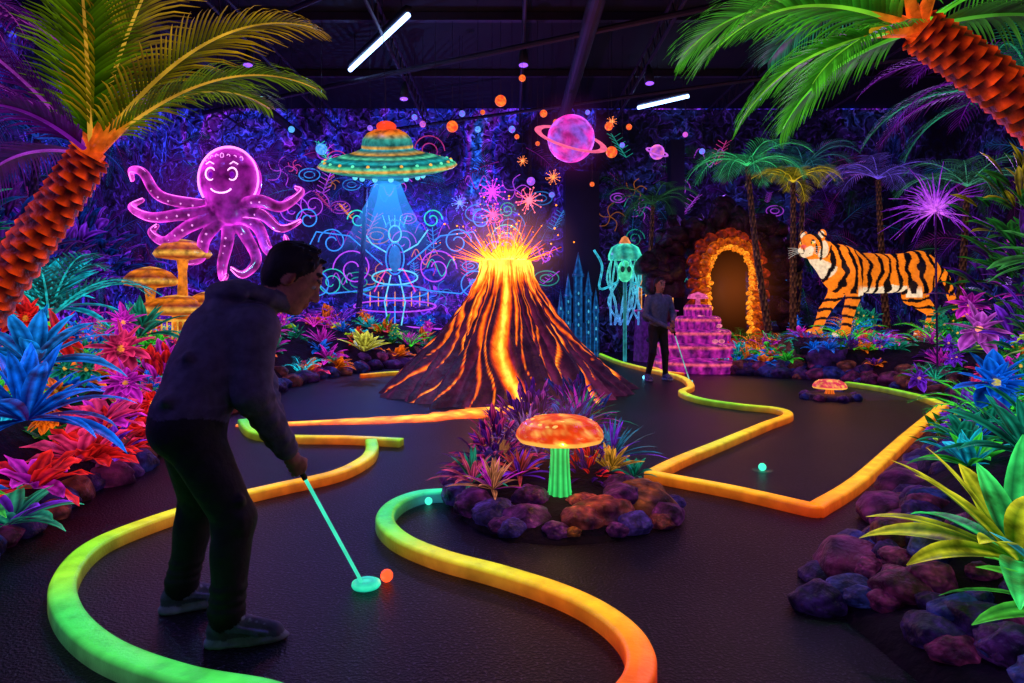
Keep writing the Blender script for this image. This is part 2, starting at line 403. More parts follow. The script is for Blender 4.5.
RP=[((.04,.015,.14),(.28,.08,.48)),((.02,.02,.16),(.10,.13,.6)),((.08,.015,.12),(.55,.10,.35)),((.08,.015,.08),(.55,.17,.12)),((.02,.01,.07),(.12,.05,.34))]
mb=MB()
y=2.3
while y<15:
    r=U(.07,.14)+.006*y; x=pl(LE,y)+U(-.12,.06); cp=random.choice(RP)
    rock(mb,(x,y,r*.35),(r*U(.9,1.3),r,r*.75),*cp); 
    if random.random()<.6: cp=random.choice(RP); rock(mb,(x-.25,y+.05,.2),(r,r*.8,r*.7),*cp)
    y+=r*1.5
mb.obj('rock_border',M_rock)
mb=MB(); y=3.3
while y<14.5:
    r=U(.08,.15)+.006*y; x=pl(RE,y)+U(-.03,.15); cp=random.choice(RP)
    rock(mb,(x,y,r*.35),(r*U(.9,1.3),r,r*.75),*cp)
    if random.random()<.8: cp=random.choice(RP); rock(mb,(x+.28,y+.05,.2),(r,r*.8,r*.7),*cp)
    if random.random()<.5: rock(mb,(x-U(.08,.18),y+U(-.1,.1),.02),(r*.5,r*.45,r*.35),*random.choice(RP))
    y+=r*1.3*(.5 if 11<y<12.6 else 1)
for i in range(9):
    x=3.9+i*.28; rock(mb,(x,12.6-i*.16,.12),(.2,.17,.15),*random.choice(RP))
mb.obj('rock_border',M_rock)
mb=MB(); random.seed(17)
for i in range(70):
    y=2.05+1.75*(i/69)+U(-.06,.06); d=U(-.04,.62)*(1 if y<3.2 else .6); x=pl(RE,y)+d
    if 2.6<y<3.1 and i%3==0: x-=.12
    r=U(.04,.11)
    rock(mb,(x,y,hR(x,y)+r*.25),(r*U(1,1.35),r,r*.72),*random.choice(RP[:3]+[RP[4]]),hi=True)
mb.obj('boulder_pile',M_rock)

pals=[BLU,CYA,GRN,RED,PNK,MAG,PUR,ORG,TEA,LIM,DGR,DPU]
def one(mb,x,y,z,s,pal,kind):
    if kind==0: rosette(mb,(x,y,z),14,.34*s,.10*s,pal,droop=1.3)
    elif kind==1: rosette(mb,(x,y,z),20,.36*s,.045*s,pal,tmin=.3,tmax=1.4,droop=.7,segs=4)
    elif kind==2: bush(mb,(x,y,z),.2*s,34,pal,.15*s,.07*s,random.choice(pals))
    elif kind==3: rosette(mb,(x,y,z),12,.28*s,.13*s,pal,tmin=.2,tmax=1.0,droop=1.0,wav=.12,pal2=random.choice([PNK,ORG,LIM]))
    elif kind==4:
        rosette(mb,(x,y,z),8,.26*s,.09*s,DGR); 
        for i in range(3): flower(mb,(x+U(-.12,.12)*s,y+U(-.15,.05)*s,z+U(.15,.35)*s),.13*s,pal,face=(U(-.4,.4)-.2*x/5,-1,.5))
    else:
        for i in range(9):
            a=i*.698+U(-.2,.2); mb.frond((x,y,z),(math.cos(a),math.sin(a),U(.8,1.6)),.55*s,1.6,.13*s,pal[0],pal[1],12,lw=.03*s)
names=['broadleaf_plant','spiky_plant','leafy_bush','coleus_plant','flowering_plant','fern']
def fill(side,seed,n,y0,y1,dmax,smin=.8,smax=1.3,pset=None):
    random.seed(seed); M={}
    for i in range(n):
        y=U(y0,y1); d=U(.05,1)**1.1*dmax
        if side<0: x=pl(LE,y)-d; z=hL(x,y)
        else: x=pl(RE,y)+d; z=hR(x,y)
        k=random.choice([0,0,1,2,3,3,4,5]); p=random.choice(pset or pals)
        m=M.setdefault(k,MB()); one(m,x,y,z,U(smin,smax),p,k)
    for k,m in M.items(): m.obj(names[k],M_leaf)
fill(-1,11,70,4.6,9,1.9,.8,1.3,[PNK,RED,MAG,BLU,CYA,PUR,ORG,TEA,GRN])
fill(-1,12,85,8.5,16,2.4,.8,1.5,[CYA,GRN,ORG,LIM,BLU,TEA,PUR,MAG])
fill(1,13,48,4.4,8,2.2,.7,1.2,[PUR,MAG,GRN,BLU,DGR,TEA,DPU])
fill(1,14,70,8,14,2.6,.8,1.4,[PUR,DGR,GRN,BLU,TEA,MAG,DPU,ORG])
random.seed(5); mb=MB()
for i in range(44):
    x=3.9+2.6*i/43+U(-.1,.1); y=13.0-(x-3.9)*.5+U(-.25,.15); one(mb,x,y,hR(x,y)*.9,U(.7,1.15),random.choice([PUR,GRN,TEA,BLU,DPU,ORG,CYA]),random.choice([0,1,2,5]))
for i in range(16):
    x=5.2+3.0*i/15; one(mb,x,11.75+U(-.15,.1),.5,U(.7,1.0),random.choice([GRN,TEA,DGR,BLU,DPU]),random.choice([0,1,5]))
mb.obj('fern_strip',M_leaf)

random.seed(21)
def hero(name,fn,mat=None):
    mb=MB(); fn(mb); return mb.obj(name,mat or M_leaf)
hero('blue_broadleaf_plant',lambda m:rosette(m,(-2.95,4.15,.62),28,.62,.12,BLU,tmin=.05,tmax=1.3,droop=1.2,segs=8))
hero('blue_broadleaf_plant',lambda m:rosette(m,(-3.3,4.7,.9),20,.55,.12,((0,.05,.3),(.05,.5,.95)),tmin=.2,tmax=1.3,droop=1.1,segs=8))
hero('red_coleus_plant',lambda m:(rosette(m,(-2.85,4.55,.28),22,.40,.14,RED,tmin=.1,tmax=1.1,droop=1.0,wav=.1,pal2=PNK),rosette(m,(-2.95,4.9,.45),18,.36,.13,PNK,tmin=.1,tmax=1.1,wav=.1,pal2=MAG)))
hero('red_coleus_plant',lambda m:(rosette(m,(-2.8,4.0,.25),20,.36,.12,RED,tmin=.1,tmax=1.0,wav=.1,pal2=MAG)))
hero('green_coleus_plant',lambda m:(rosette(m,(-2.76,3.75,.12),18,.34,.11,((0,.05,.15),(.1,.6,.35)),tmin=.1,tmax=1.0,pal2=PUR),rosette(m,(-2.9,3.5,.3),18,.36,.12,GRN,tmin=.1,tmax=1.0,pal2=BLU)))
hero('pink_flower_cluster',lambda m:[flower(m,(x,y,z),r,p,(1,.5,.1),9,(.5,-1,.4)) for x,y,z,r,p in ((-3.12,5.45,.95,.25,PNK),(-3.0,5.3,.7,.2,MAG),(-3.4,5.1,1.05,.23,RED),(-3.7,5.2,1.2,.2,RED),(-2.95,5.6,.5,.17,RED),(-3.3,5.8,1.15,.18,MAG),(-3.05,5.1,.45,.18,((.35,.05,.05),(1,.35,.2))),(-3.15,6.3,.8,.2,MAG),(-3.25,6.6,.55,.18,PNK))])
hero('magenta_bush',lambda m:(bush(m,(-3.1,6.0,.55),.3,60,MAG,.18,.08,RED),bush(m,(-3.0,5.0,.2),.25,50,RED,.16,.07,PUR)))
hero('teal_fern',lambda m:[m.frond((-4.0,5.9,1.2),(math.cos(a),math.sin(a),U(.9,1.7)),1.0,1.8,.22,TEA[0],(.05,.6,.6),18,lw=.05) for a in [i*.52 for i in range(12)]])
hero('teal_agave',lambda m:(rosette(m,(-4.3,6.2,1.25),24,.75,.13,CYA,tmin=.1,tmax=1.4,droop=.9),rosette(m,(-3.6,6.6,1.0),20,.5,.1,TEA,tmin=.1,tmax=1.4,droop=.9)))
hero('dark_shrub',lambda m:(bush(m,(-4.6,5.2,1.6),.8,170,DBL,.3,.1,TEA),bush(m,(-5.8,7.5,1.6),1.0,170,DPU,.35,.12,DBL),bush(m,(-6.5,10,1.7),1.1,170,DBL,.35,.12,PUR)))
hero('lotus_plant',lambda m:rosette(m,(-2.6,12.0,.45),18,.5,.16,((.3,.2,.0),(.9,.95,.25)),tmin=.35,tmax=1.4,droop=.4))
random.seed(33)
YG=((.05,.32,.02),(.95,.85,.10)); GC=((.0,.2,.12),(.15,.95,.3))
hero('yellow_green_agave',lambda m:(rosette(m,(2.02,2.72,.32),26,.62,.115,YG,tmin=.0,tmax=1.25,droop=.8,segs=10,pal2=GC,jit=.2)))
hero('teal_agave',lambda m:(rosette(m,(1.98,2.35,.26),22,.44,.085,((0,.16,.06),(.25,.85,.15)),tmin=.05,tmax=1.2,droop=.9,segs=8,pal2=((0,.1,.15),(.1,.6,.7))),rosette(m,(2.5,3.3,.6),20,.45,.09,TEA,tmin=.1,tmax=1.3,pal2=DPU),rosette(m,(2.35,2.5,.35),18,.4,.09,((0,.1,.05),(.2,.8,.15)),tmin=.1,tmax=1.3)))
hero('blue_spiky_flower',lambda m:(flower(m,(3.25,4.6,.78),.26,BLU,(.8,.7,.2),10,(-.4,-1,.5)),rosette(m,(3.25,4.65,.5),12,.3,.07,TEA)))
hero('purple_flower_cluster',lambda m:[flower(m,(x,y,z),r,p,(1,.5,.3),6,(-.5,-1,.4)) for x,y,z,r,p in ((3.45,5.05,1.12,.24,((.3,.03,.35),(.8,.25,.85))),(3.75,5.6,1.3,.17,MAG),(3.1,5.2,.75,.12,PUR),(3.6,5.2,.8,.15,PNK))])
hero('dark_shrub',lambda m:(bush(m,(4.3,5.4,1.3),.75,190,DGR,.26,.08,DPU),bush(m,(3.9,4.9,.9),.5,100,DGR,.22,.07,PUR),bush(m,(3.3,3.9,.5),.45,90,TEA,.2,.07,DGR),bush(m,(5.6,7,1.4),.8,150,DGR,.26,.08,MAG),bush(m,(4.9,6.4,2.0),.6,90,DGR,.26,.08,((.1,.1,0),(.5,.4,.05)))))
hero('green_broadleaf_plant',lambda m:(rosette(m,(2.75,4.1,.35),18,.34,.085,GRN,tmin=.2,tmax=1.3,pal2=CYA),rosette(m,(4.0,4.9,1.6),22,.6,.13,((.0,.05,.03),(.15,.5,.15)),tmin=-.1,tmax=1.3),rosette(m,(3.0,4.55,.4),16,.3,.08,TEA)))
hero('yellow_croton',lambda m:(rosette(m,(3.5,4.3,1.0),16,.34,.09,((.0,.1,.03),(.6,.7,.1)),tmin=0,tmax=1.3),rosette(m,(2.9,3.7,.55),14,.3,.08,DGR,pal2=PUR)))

# ---------------------------------------------------------------- centre island
random.seed(41)
mb=MB()
mb.lathe((.28,4.75,.001),[(1.0,0),(.92,.05),(.75,.10),(.5,.14),(.2,.16),(0.001,.16)],lambda i,a:(.03,.012,.05),40,lambda a,i:.62+.38*math.sin(a)**2)
mb.obj('island_mound',M_soil)
mb=MB()
IR=[((.10,.02,.14),(.9,.22,.16)),((.05,.015,.16),(.45,.10,.48)),((.03,.02,.18),(.22,.13,.7)),((.10,.03,.10),(.95,.33,.08))]
for (x,y,z,r,c) in ((.10,4.00,.04,.14,1),(.40,3.95,.04,.12,0),(.54,4.06,.06,.16,0),(.80,4.28,.06,.18,3),(.72,4.45,.12,.11,1),(.95,4.14,.03,.10,1),(1.01,4.35,.03,.08,2),(-.1,4.10,.05,.13,2),(-.25,4.25,.05,.12,1),(.25,3.86,.02,.08,1),(.70,3.96,.03,.10,2),(.66,4.18,.13,.10,1),(.96,4.55,.04,.07,1),(-.34,4.5,.05,.12,2),(-.38,4.85,.05,.12,1),(-.36,5.2,.05,.12,0),(.0,3.9,.02,.08,2),(.12,4.2,.12,.10,1),(.44,4.16,.08,.10,0),(-.05,3.95,.02,.08,1),(.88,4.03,.02,.07,0),(-.2,5.6,.04,.12,2),(.75,5.4,.04,.10,2),(.34,3.84,.02,.05,3),(.6,3.88,.02,.06,1)):
    rock(mb,(x,y,z+.02),(r*1.15,r*.9,r*.72),*IR[c],hi=True)
mb.obj('island_boulder_pile',M_rock)
hero('island_bromeliad',lambda m:(rosette(m,(-.12,4.3,.16),28,.28,.035,((.15,.05,.05),(.9,.45,.25)),tmin=.1,tmax=1.4,droop=.6,pal2=MAG),rosette(m,(-.26,4.5,.15),26,.30,.035,TEA,tmin=.1,tmax=1.4,pal2=((.2,.02,.1),(.9,.2,.35))),rosette(m,(.05,4.55,.18),26,.27,.035,((.1,.02,.02),(.8,.15,.15)),tmin=.1,tmax=1.4,pal2=PUR)))
hero('island_purple_bush',lambda m:(bush(m,(-.1,4.9,.16),.30,150,DPU,.14,.038,((.1,.01,.08),(.8,.1,.35))),bush(m,(.4,5.0,.2),.32,160,DPU,.14,.038,((.02,.03,.15),(.15,.25,.8))),bush(m,(.15,5.4,.26),.34,160,DPU,.15,.04,((.05,.0,.1),(.7,.15,.6))),bush(m,(.5,4.65,.15),.2,80,DPU,.12,.035,RED),bush(m,(.5,5.6,.3),.32,120,DBL,.15,.04,DPU)))
hero('island_grass_tuft',lambda m:(rosette(m,(.72,4.95,.2),50,.38,.022,((.0,.04,.1),(.1,.45,.65)),tmin=.2,tmax=1.5,droop=.8,segs=5,pal2=PUR),rosette(m,(.1,5.0,.28),40,.36,.022,((.05,.02,.1),(.55,.3,.7)),tmin=.2,tmax=1.5,segs=5),rosette(m,(.55,5.5,.34),44,.44,.028,TEA,tmin=.2,tmax=1.4,segs=5,pal2=MAG)))
hero('island_yellow_plant',lambda m:(rosette(m,(.66,4.6,.2),20,.24,.04,((.1,.08,0),(.95,.55,.12)),tmin=.4,tmax=1.4,droop=.5),rosette(m,(.85,4.75,.12),14,.2,.045,TEA,tmin=.3,tmax=1.4)))

def mushroom(name,x,y,z0,h,R,capc,stemc,seed=3):
    e=empty(name); m=MB()
    prof=[(.36,0),(.30,.06),(.25,.2),(.22,.45),(.20,.7),(.23,.9),(.30,1.0)]
    m.lathe((x,y,z0),[(a*R*1.0,b*(h-R*.32)) for a,b in prof],lambda i,a:lerp(sc(stemc,.35),stemc,.5+.5*math.sin(a*11)),44,lambda a,i:1+.06*math.sin(a*11))
    m.obj('stem',M_neon,e)
    m=MB(); pr=[(.0,.0),(.3,.01),(.62,-.03),(.86,-.13),(.98,-.27),(1.0,-.36),(.95,-.42),(.82,-.38),(.5,-.30),(.2,-.25),(0.001,-.24)]
    def cf(i,a):
        if i>=6.5: return lerp(sc(capc,.3),(1.,.5,.08),.4+.4*math.sin(a*40))
        if i>=5: return (1.,.5,.10)
        k=noise.noise(V((math.cos(a)*i*.9,math.sin(a)*i*.9,seed)))+.6*noise.noise(V((math.cos(a)*i*2.5,math.sin(a)*i*2.5,seed)))
        return lerp(sc(capc,.8),(1.,.5,.12),max(0,min(1,.12+k*1.5)))
    P=[]; 
    for i in range(len(pr)-1):
        for t in (0,.33,.66): P.append((pr[i][0]+(pr[i+1][0]-pr[i][0])*t,pr[i][1]+(pr[i+1][1]-pr[i][1])*t))
    P.append(pr[-1]); 
    m.lathe((x,y,z0+h),[(a*R,b*R*1.25) for a,b in P],lambda i,a:cf(i/3,a),80,lambda a,i:1+.015*math.sin(a*9)); m.obj('cap',M_neon,e)
    m=MB(); random.seed(seed)
    for i in range(26):
        a=U(0,6.28);t=U(.1,.8); rr=t*R; zz=(-.03 if t<.6 else -.03-(t-.6)*.45)*R*1.25
        m.ball((x+rr*math.cos(a),y+rr*math.sin(a),z0+h+zz),(R*.06,R*.06,R*.025),(1.,.65,.2),8,5)
    m.obj('spots',M_neon,e)
mushroom('glowing_mushroom',.30,4.28,.07,.55,.275,(1.,.10,.015),(.08,.85,.22))
mushroom('small_mushroom',4.35,9.35,.06,.2,.22,(.9,.08,.15),(1.,.22,.03),seed=6)
mb=MB(); mb.lathe((4.35,9.35,0),[(.34,0),(.34,.03),(.28,.07),(.001,.07)],(.06,.02,.1),24)
for i in range(8): rock(mb,(4.35+.34*math.cos(i*.8),9.35+.3*math.sin(i*.8),.03),(.09,.08,.06),*RP[i%3])
mb.obj('mushroom_base_stones',M_rock)

# ---------------------------------------------------------------- curbs
def catm(P,n=10):
    out=[]
    for i in range(len(P)-1):
        p0=P[max(i-1,0)];p1=P[i];p2=P[i+1];p3=P[min(i+2,len(P)-1)]
        for j in range(n):
            t=j/n; out.append(tuple(.5*((2*p1[k])+(-p0[k]+p2[k])*t+(2*p0[k]-5*p1[k]+4*p2[k]-p3[k])*t*t+(-p0[k]+3*p1[k]-3*p2[k]+p3[k])*t**3) for k in range(len(p1))))
    out.append(tuple(P[-1])); return out
cG=(.06,.66,.09);cLG=(.26,.74,.02);cY=(.74,.70,.02);cYO=(.95,.47,.012);cO=(.98,.24,.008);cRO=(.98,.13,.008);cT=(.03,.78,.33)
def curb(name,pts,w=.112,h=.07):
    P=catm([(p[0],p[1],*p[2]) for p in pts]); m=MB(); vs=[];cs=[];fs=[]
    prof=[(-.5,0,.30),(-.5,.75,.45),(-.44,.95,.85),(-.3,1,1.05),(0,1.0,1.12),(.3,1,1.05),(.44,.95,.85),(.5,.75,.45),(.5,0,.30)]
    n=len(prof)
    for i,p in enumerate(P):
        a=P[max(i-1,0)];b=P[min(i+1,len(P)-1)]; t=V((b[0]-a[0],b[1]-a[1],0)); 
        t=t.normalized(); s=V((-t.y,t.x,0))
        for (u,z,k) in prof:
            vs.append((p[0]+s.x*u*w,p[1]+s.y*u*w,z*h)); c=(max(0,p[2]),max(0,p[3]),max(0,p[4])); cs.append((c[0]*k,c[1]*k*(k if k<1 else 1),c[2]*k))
    for i in range(len(P)-1):
        for k in range(n-1): fs.append((i*n+k,(i+1)*n+k,(i+1)*n+k+1,i*n+k+1))
    fs.append(tuple(range(n))); fs.append(tuple((len(P)-1)*n+k for k in range(n-1,-1,-1)))
    m.add(vs,fs,cs); return m.obj(name,M_curb)
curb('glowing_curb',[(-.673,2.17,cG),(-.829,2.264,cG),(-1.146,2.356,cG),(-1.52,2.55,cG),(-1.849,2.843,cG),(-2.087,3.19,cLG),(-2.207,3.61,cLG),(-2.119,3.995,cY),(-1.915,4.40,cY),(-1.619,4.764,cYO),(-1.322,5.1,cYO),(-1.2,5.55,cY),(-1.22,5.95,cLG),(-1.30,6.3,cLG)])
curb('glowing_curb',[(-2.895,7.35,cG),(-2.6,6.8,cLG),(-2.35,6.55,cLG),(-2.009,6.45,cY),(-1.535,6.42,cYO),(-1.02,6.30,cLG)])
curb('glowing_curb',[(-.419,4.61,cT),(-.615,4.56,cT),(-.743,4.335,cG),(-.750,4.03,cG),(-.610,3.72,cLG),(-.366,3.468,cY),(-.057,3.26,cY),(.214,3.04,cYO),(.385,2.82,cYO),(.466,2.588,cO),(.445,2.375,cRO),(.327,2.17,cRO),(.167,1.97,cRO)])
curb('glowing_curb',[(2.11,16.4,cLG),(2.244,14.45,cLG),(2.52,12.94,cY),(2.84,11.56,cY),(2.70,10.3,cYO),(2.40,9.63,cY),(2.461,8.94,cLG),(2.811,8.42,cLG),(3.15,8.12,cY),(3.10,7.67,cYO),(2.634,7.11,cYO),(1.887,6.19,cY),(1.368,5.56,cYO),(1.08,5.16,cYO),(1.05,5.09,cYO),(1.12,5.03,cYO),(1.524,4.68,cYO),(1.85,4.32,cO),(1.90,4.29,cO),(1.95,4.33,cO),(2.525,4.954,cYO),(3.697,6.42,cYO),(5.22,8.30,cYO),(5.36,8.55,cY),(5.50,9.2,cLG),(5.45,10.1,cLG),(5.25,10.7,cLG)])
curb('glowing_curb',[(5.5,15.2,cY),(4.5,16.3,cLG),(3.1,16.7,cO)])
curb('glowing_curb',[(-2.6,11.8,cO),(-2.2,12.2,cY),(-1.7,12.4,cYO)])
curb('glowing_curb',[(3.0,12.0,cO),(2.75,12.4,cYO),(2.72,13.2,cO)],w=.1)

# ---------------------------------------------------------------- volcano
random.seed(9)
vx,vy=-.10,10.2
rills=[(-math.pi/2+.02,.15,0.0,1.25)]
for i in range(46):
    a=2*math.pi*i/46+U(-.06,.06); rills.append((a,U(.012,.045),U(-.1,.6),U(.65,.98)))
NA,NT=480,120; vs=[];cs=[];fs=[]
lavY=(1.9,1.0,.10);lavO=(1.35,.26,.010);lavR=(.55,.03,.006)
for j in range(NT+1):
    t=j/NT
    for i in range(NA):
        a=2*math.pi*i/NA; r=.38+1.42*(1-t)**1.6
        q=V((math.cos(a),math.sin(a),0))
        wob=.10*noise.noise(q*1.5+V((0,0,t*2.2)))
        rid=noise.noise(V((math.cos(a+wob)*5.5,math.sin(a+wob)*5.5,t*.8)))
        rid2=noise.noise(V((math.cos(a+wob)*14,math.sin(a+wob)*14,t*2)))
        r+=(.24*rid+.14*rid2)*(1-t)**.5*(.45+.8*(1-t)) + .03*noise.noise(V((q.x*r*9,q.y*r*9,t*16)))
        z=1.93*t
        mask=0
        for (ra,w,tmin,st) in rills:
            da=(a-ra-.13*math.sin(t*7+ra*3)*(1-t)+math.pi)%(2*math.pi)-math.pi
            ww=w*(.6+.8*t)*(1.0 if t>tmin else max(0,1-(tmin-t)*6))
            if ww>.002:
                m=max(0,1-abs(da)/ww)*st
                if m>mask: mask=m
        nn=.5+.5*noise.noise(V((q.x*8,q.y*8,t*9)))
        top=max(0,(t-.76+.18*rid2)/.16); mask=min(1.25,max(mask*(.7+.6*nn),top))
        r-=.04*min(1,mask)*(1-t)
        rockc=lerp((.008,.003,.012),(.15,.012,.06),max(0,-rid2*1.0)+nn*.2)
        if mask>.75: c=lerp(lavO,lavY,min(1,(mask-.75)*2.2))
        elif mask>.3: c=lerp(lavR,lavO,(mask-.3)/.45)
        elif mask>.1: c=lerp(rockc,lavR,(mask-.1)*5)
        else: c=rockc
        vs.append((vx+r*math.cos(a),vy+r*math.sin(a),z)); cs.append(c)
for (rr,zz) in ((.31,1.95),(.25,1.86),(.12,1.82),(.001,1.82)):
    for i in range(NA):
        a=2*math.pi*i/NA; vs.append((vx+rr*math.cos(a),vy+rr*math.sin(a),zz)); cs.append((2.2,1.4,.3))
for j in range(NT+4):
    for i in range(NA): fs.append((j*NA+i,j*NA+(i+1)%NA,(j+1)*NA+(i+1)%NA,(j+1)*NA+i))
volc=empty('volcano'); mkobj('cone',vs,fs,cs,M_volc,volc)
mb=MB()
for i in range(140):
    a=U(0,6.28);el=U(.1,1.5); d=V((math.cos(a)*math.cos(el),math.sin(a)*math.cos(el)*.8,math.sin(el))); L=U(.2,.72)
    p=V((vx,vy,1.9))+V((d.x,d.y,0))*.25
    mb.tube([p,p+d*L*.5,p+d*L],[.012,.007,.002],[(1.8,.9,.12),(1.3,.35,.03),(.9,.12,.01)],4)
    if i%2: mb.ball(p+d*(L+U(.02,.35)),U(.006,.015),(1.4,.4,.03),6,4)
for i in range(22):
    a=U(0,6.28); p=V((vx+.22*math.cos(a),vy+.22*math.sin(a),1.88)); mb.tube([p,p+V((U(-.1,.1),0,.12)),p+V((U(-.2,.2),0,U(.18,.36)))],[.10,.05,.005],[(1.8,1.1,.25),(1.6,.7,.07),(1.3,.3,.02)],6)
mb.obj('eruption_sparks',M_neonhi,volc)
def ribbon(name,pts,mat,z=.012):
    P=catm(pts,12); vs=[];cs=[];fs=[]
    for i,p in enumerate(P):
        a=P[max(i-1,0)];b=P[min(i+1,len(P)-1)];t=V((b[0]-a[0],b[1]-a[1],0)).normalized();s=V((-t.y,t.x,0))
        for k,u in enumerate((-1,-.7,-.3,0,.3,.7,1)):
            w=p[2]*(1+.35*noise.noise(V((p[0]*5,p[1]*5,u))))
            vs.append((p[0]+s.x*u*w,p[1]+s.y*u*w,z*(0.2 if abs(u)==1 else 1+.8*(1-abs(u))))); 
            nn=.5+.5*noise.noise(V((p[0]*7+u,p[1]*7,4)))
            cs.append(lerp((.7,.05,.01),(1.5,.7,.06),max(0,(1-abs(u))*nn*1.9)))
    for i in range(len(P)-1):
        for k in range(6): fs.append((i*7+k,(i+1)*7+k,(i+1)*7+k+1,i*7+k+1))
    mkobj(name,vs,fs,cs,mat)
ribbon('lava_stream',[(-.1,8.65,.26),(-.4,8.2,.32),(-.8,7.9,.30),(-1.3,7.7,.24),(-1.9,7.55,.18),(-2.5,7.4,.12),(-2.95,7.3,.05)],M_volc)

# ---------------------------------------------------------------- UFO
ufo=empty('flying_saucer'); T=Matrix.Translation((-1.63,9.,3.13))@Matrix.Rotation(math.radians(17),4,'X')
m=MB()
prof=[(.001,-.27),(.12,-.265),(.2,-.23),(.25,-.18),(.45,-.13),(.7,-.08),(.87,-.03),(.905,0),(.88,.03),(.82,.06),(.75,.085),(.66,.11),(.6,.125),(.5,.15),(.45,.165),(.36,.2),(.33,.22)]
cc=[(.1,.5,1),(.1,.6,1),(.05,.4,.7),(.02,.2,.3),(.03,.35,.35),(.02,.2,.25),(.1,.6,.35),(.95,.5,.12),(.15,.8,.45),(.02,.2,.2),(.05,.6,.6),(.02,.2,.2),(.2,.8,.5),(.02,.15,.15),(.8,.45,.1),(.04,.3,.3),(.05,.5,.6)]
m.lathe(T,prof,cc,64); m.obj('saucer_disc',M_glow,ufo)
m=MB(); pd=[(.33,.2),(.335,.24),(.33,.27),(.31,.34),(.25,.41),(.16,.455),(.07,.47),(.001,.475)]
m.lathe(T,pd,[(.1,.7,.6),(.9,.5,.1),(.05,.3,.3),(.1,.5,.4),(.9,.35,.05),(.9,.2,.03),(1.,.1,.05),(1.,.1,.05)],32); m.obj('dome',M_glow,ufo)
m=MB(); m.ball(T@V((0,0,.49)),(.13,.13,.07),(1.,.09,.03)); 
for i in range(26):
    a=2*math.pi*i/26; m.ball(T@V((.83*math.cos(a),.83*math.sin(a),.055)),.022,(1,.55,.1) if i%2 else (.2,1,.6),8,6)
for i in range(14):
    a=2*math.pi*i/14; m.ball(T@V((.45*math.cos(a),.45*math.sin(a),-.14)),.035,(.2,.8,1),8,6)
m.obj('lights',M_neon,ufo)
m=MB(); m.tube([T@V((0,0,.5)),(-1.75,9,ZC-.02)],.006,(.03,.03,.05),4); m.obj('cable',M_dark,ufo)
bm_=bpy.data.materials.new('beam_glow'); bm_.use_nodes=True; nt=bm_.node_tree; nt.nodes.clear()  # self-glowing see-through cones paint the light beam below the saucer
out=nt.nodes.new('ShaderNodeOutputMaterial'); em=nt.nodes.new('ShaderNodeEmission'); tr=nt.nodes.new('ShaderNodeBsdfTransparent'); mx=nt.nodes.new('ShaderNodeMixShader')
em.inputs[0].default_value=(.03,.30,1,1); em.inputs[1].default_value=1.6
at=nt.nodes.new('ShaderNodeAttribute'); at.attribute_name='Col'
nt.links.new(at.outputs['Fac'],mx.inputs[0]); nt.links.new(tr.outputs[0],mx.inputs[1]); nt.links.new(em.outputs[0],mx.inputs[2]); nt.links.new(mx.outputs[0],out.inputs[0])
try: bm_.cycles.emission_sampling='NONE'
except Exception: pass
m=MB()
for w,k in ((1,.26),(.55,.32)):
    m.lathe((-1.63,8.95,0),[(.14*w+.02,2.9),(.26*w,2.65),(.42*w,2.35),(.62*w,1.95)],[(k*1.8,)*3,(k,)*3,(k*.45,)*3,(0,0,0)],40)
m.obj('light_beam',bm_,ufo)

# ---------------------------------------------------------------- luminous haze (self-glowing volumes painting bloom around each prop)
def halo(name,c,r,col,st):
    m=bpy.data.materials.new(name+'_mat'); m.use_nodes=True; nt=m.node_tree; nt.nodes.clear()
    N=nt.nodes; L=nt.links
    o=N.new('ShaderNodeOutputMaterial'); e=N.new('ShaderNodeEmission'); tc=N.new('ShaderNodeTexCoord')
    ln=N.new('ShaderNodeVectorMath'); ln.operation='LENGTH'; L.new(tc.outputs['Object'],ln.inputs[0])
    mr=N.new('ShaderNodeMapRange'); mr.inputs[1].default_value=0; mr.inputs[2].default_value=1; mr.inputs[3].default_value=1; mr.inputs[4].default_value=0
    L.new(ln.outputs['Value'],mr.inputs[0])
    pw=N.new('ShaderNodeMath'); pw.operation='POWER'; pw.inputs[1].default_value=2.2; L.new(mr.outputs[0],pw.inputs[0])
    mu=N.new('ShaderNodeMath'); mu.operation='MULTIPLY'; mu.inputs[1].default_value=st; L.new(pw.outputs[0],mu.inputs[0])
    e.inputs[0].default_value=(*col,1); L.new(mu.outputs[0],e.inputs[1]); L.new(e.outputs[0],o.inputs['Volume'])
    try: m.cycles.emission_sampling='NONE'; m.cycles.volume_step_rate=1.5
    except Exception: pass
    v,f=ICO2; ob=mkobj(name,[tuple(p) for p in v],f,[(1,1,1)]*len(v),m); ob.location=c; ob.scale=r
halo('volcano_halo',(vx,vy,2.15),(1.25,1.0,1.0),(1.,.28,.04),.75)
halo('octopus_halo',(-3.6,8.55,2.5),(1.6,.9,1.3),(.55,.05,.8),.22)
halo('mural_halo',(-1.8,15.3,2.4),(4.6,1.8,2.6),(.10,.10,1.),.16)
halo('arch_halo',(4.55,13.9,1.6),(1.3,.8,1.5),(1.,.2,.03),.28)
halo('planet_halo',(.95,11,3.95),(.9,.7,.9),(.7,.06,.6),.30)
halo('mushroom_halo',(.30,4.28,.55),(.5,.5,.45),(1.,.25,.04),.28)

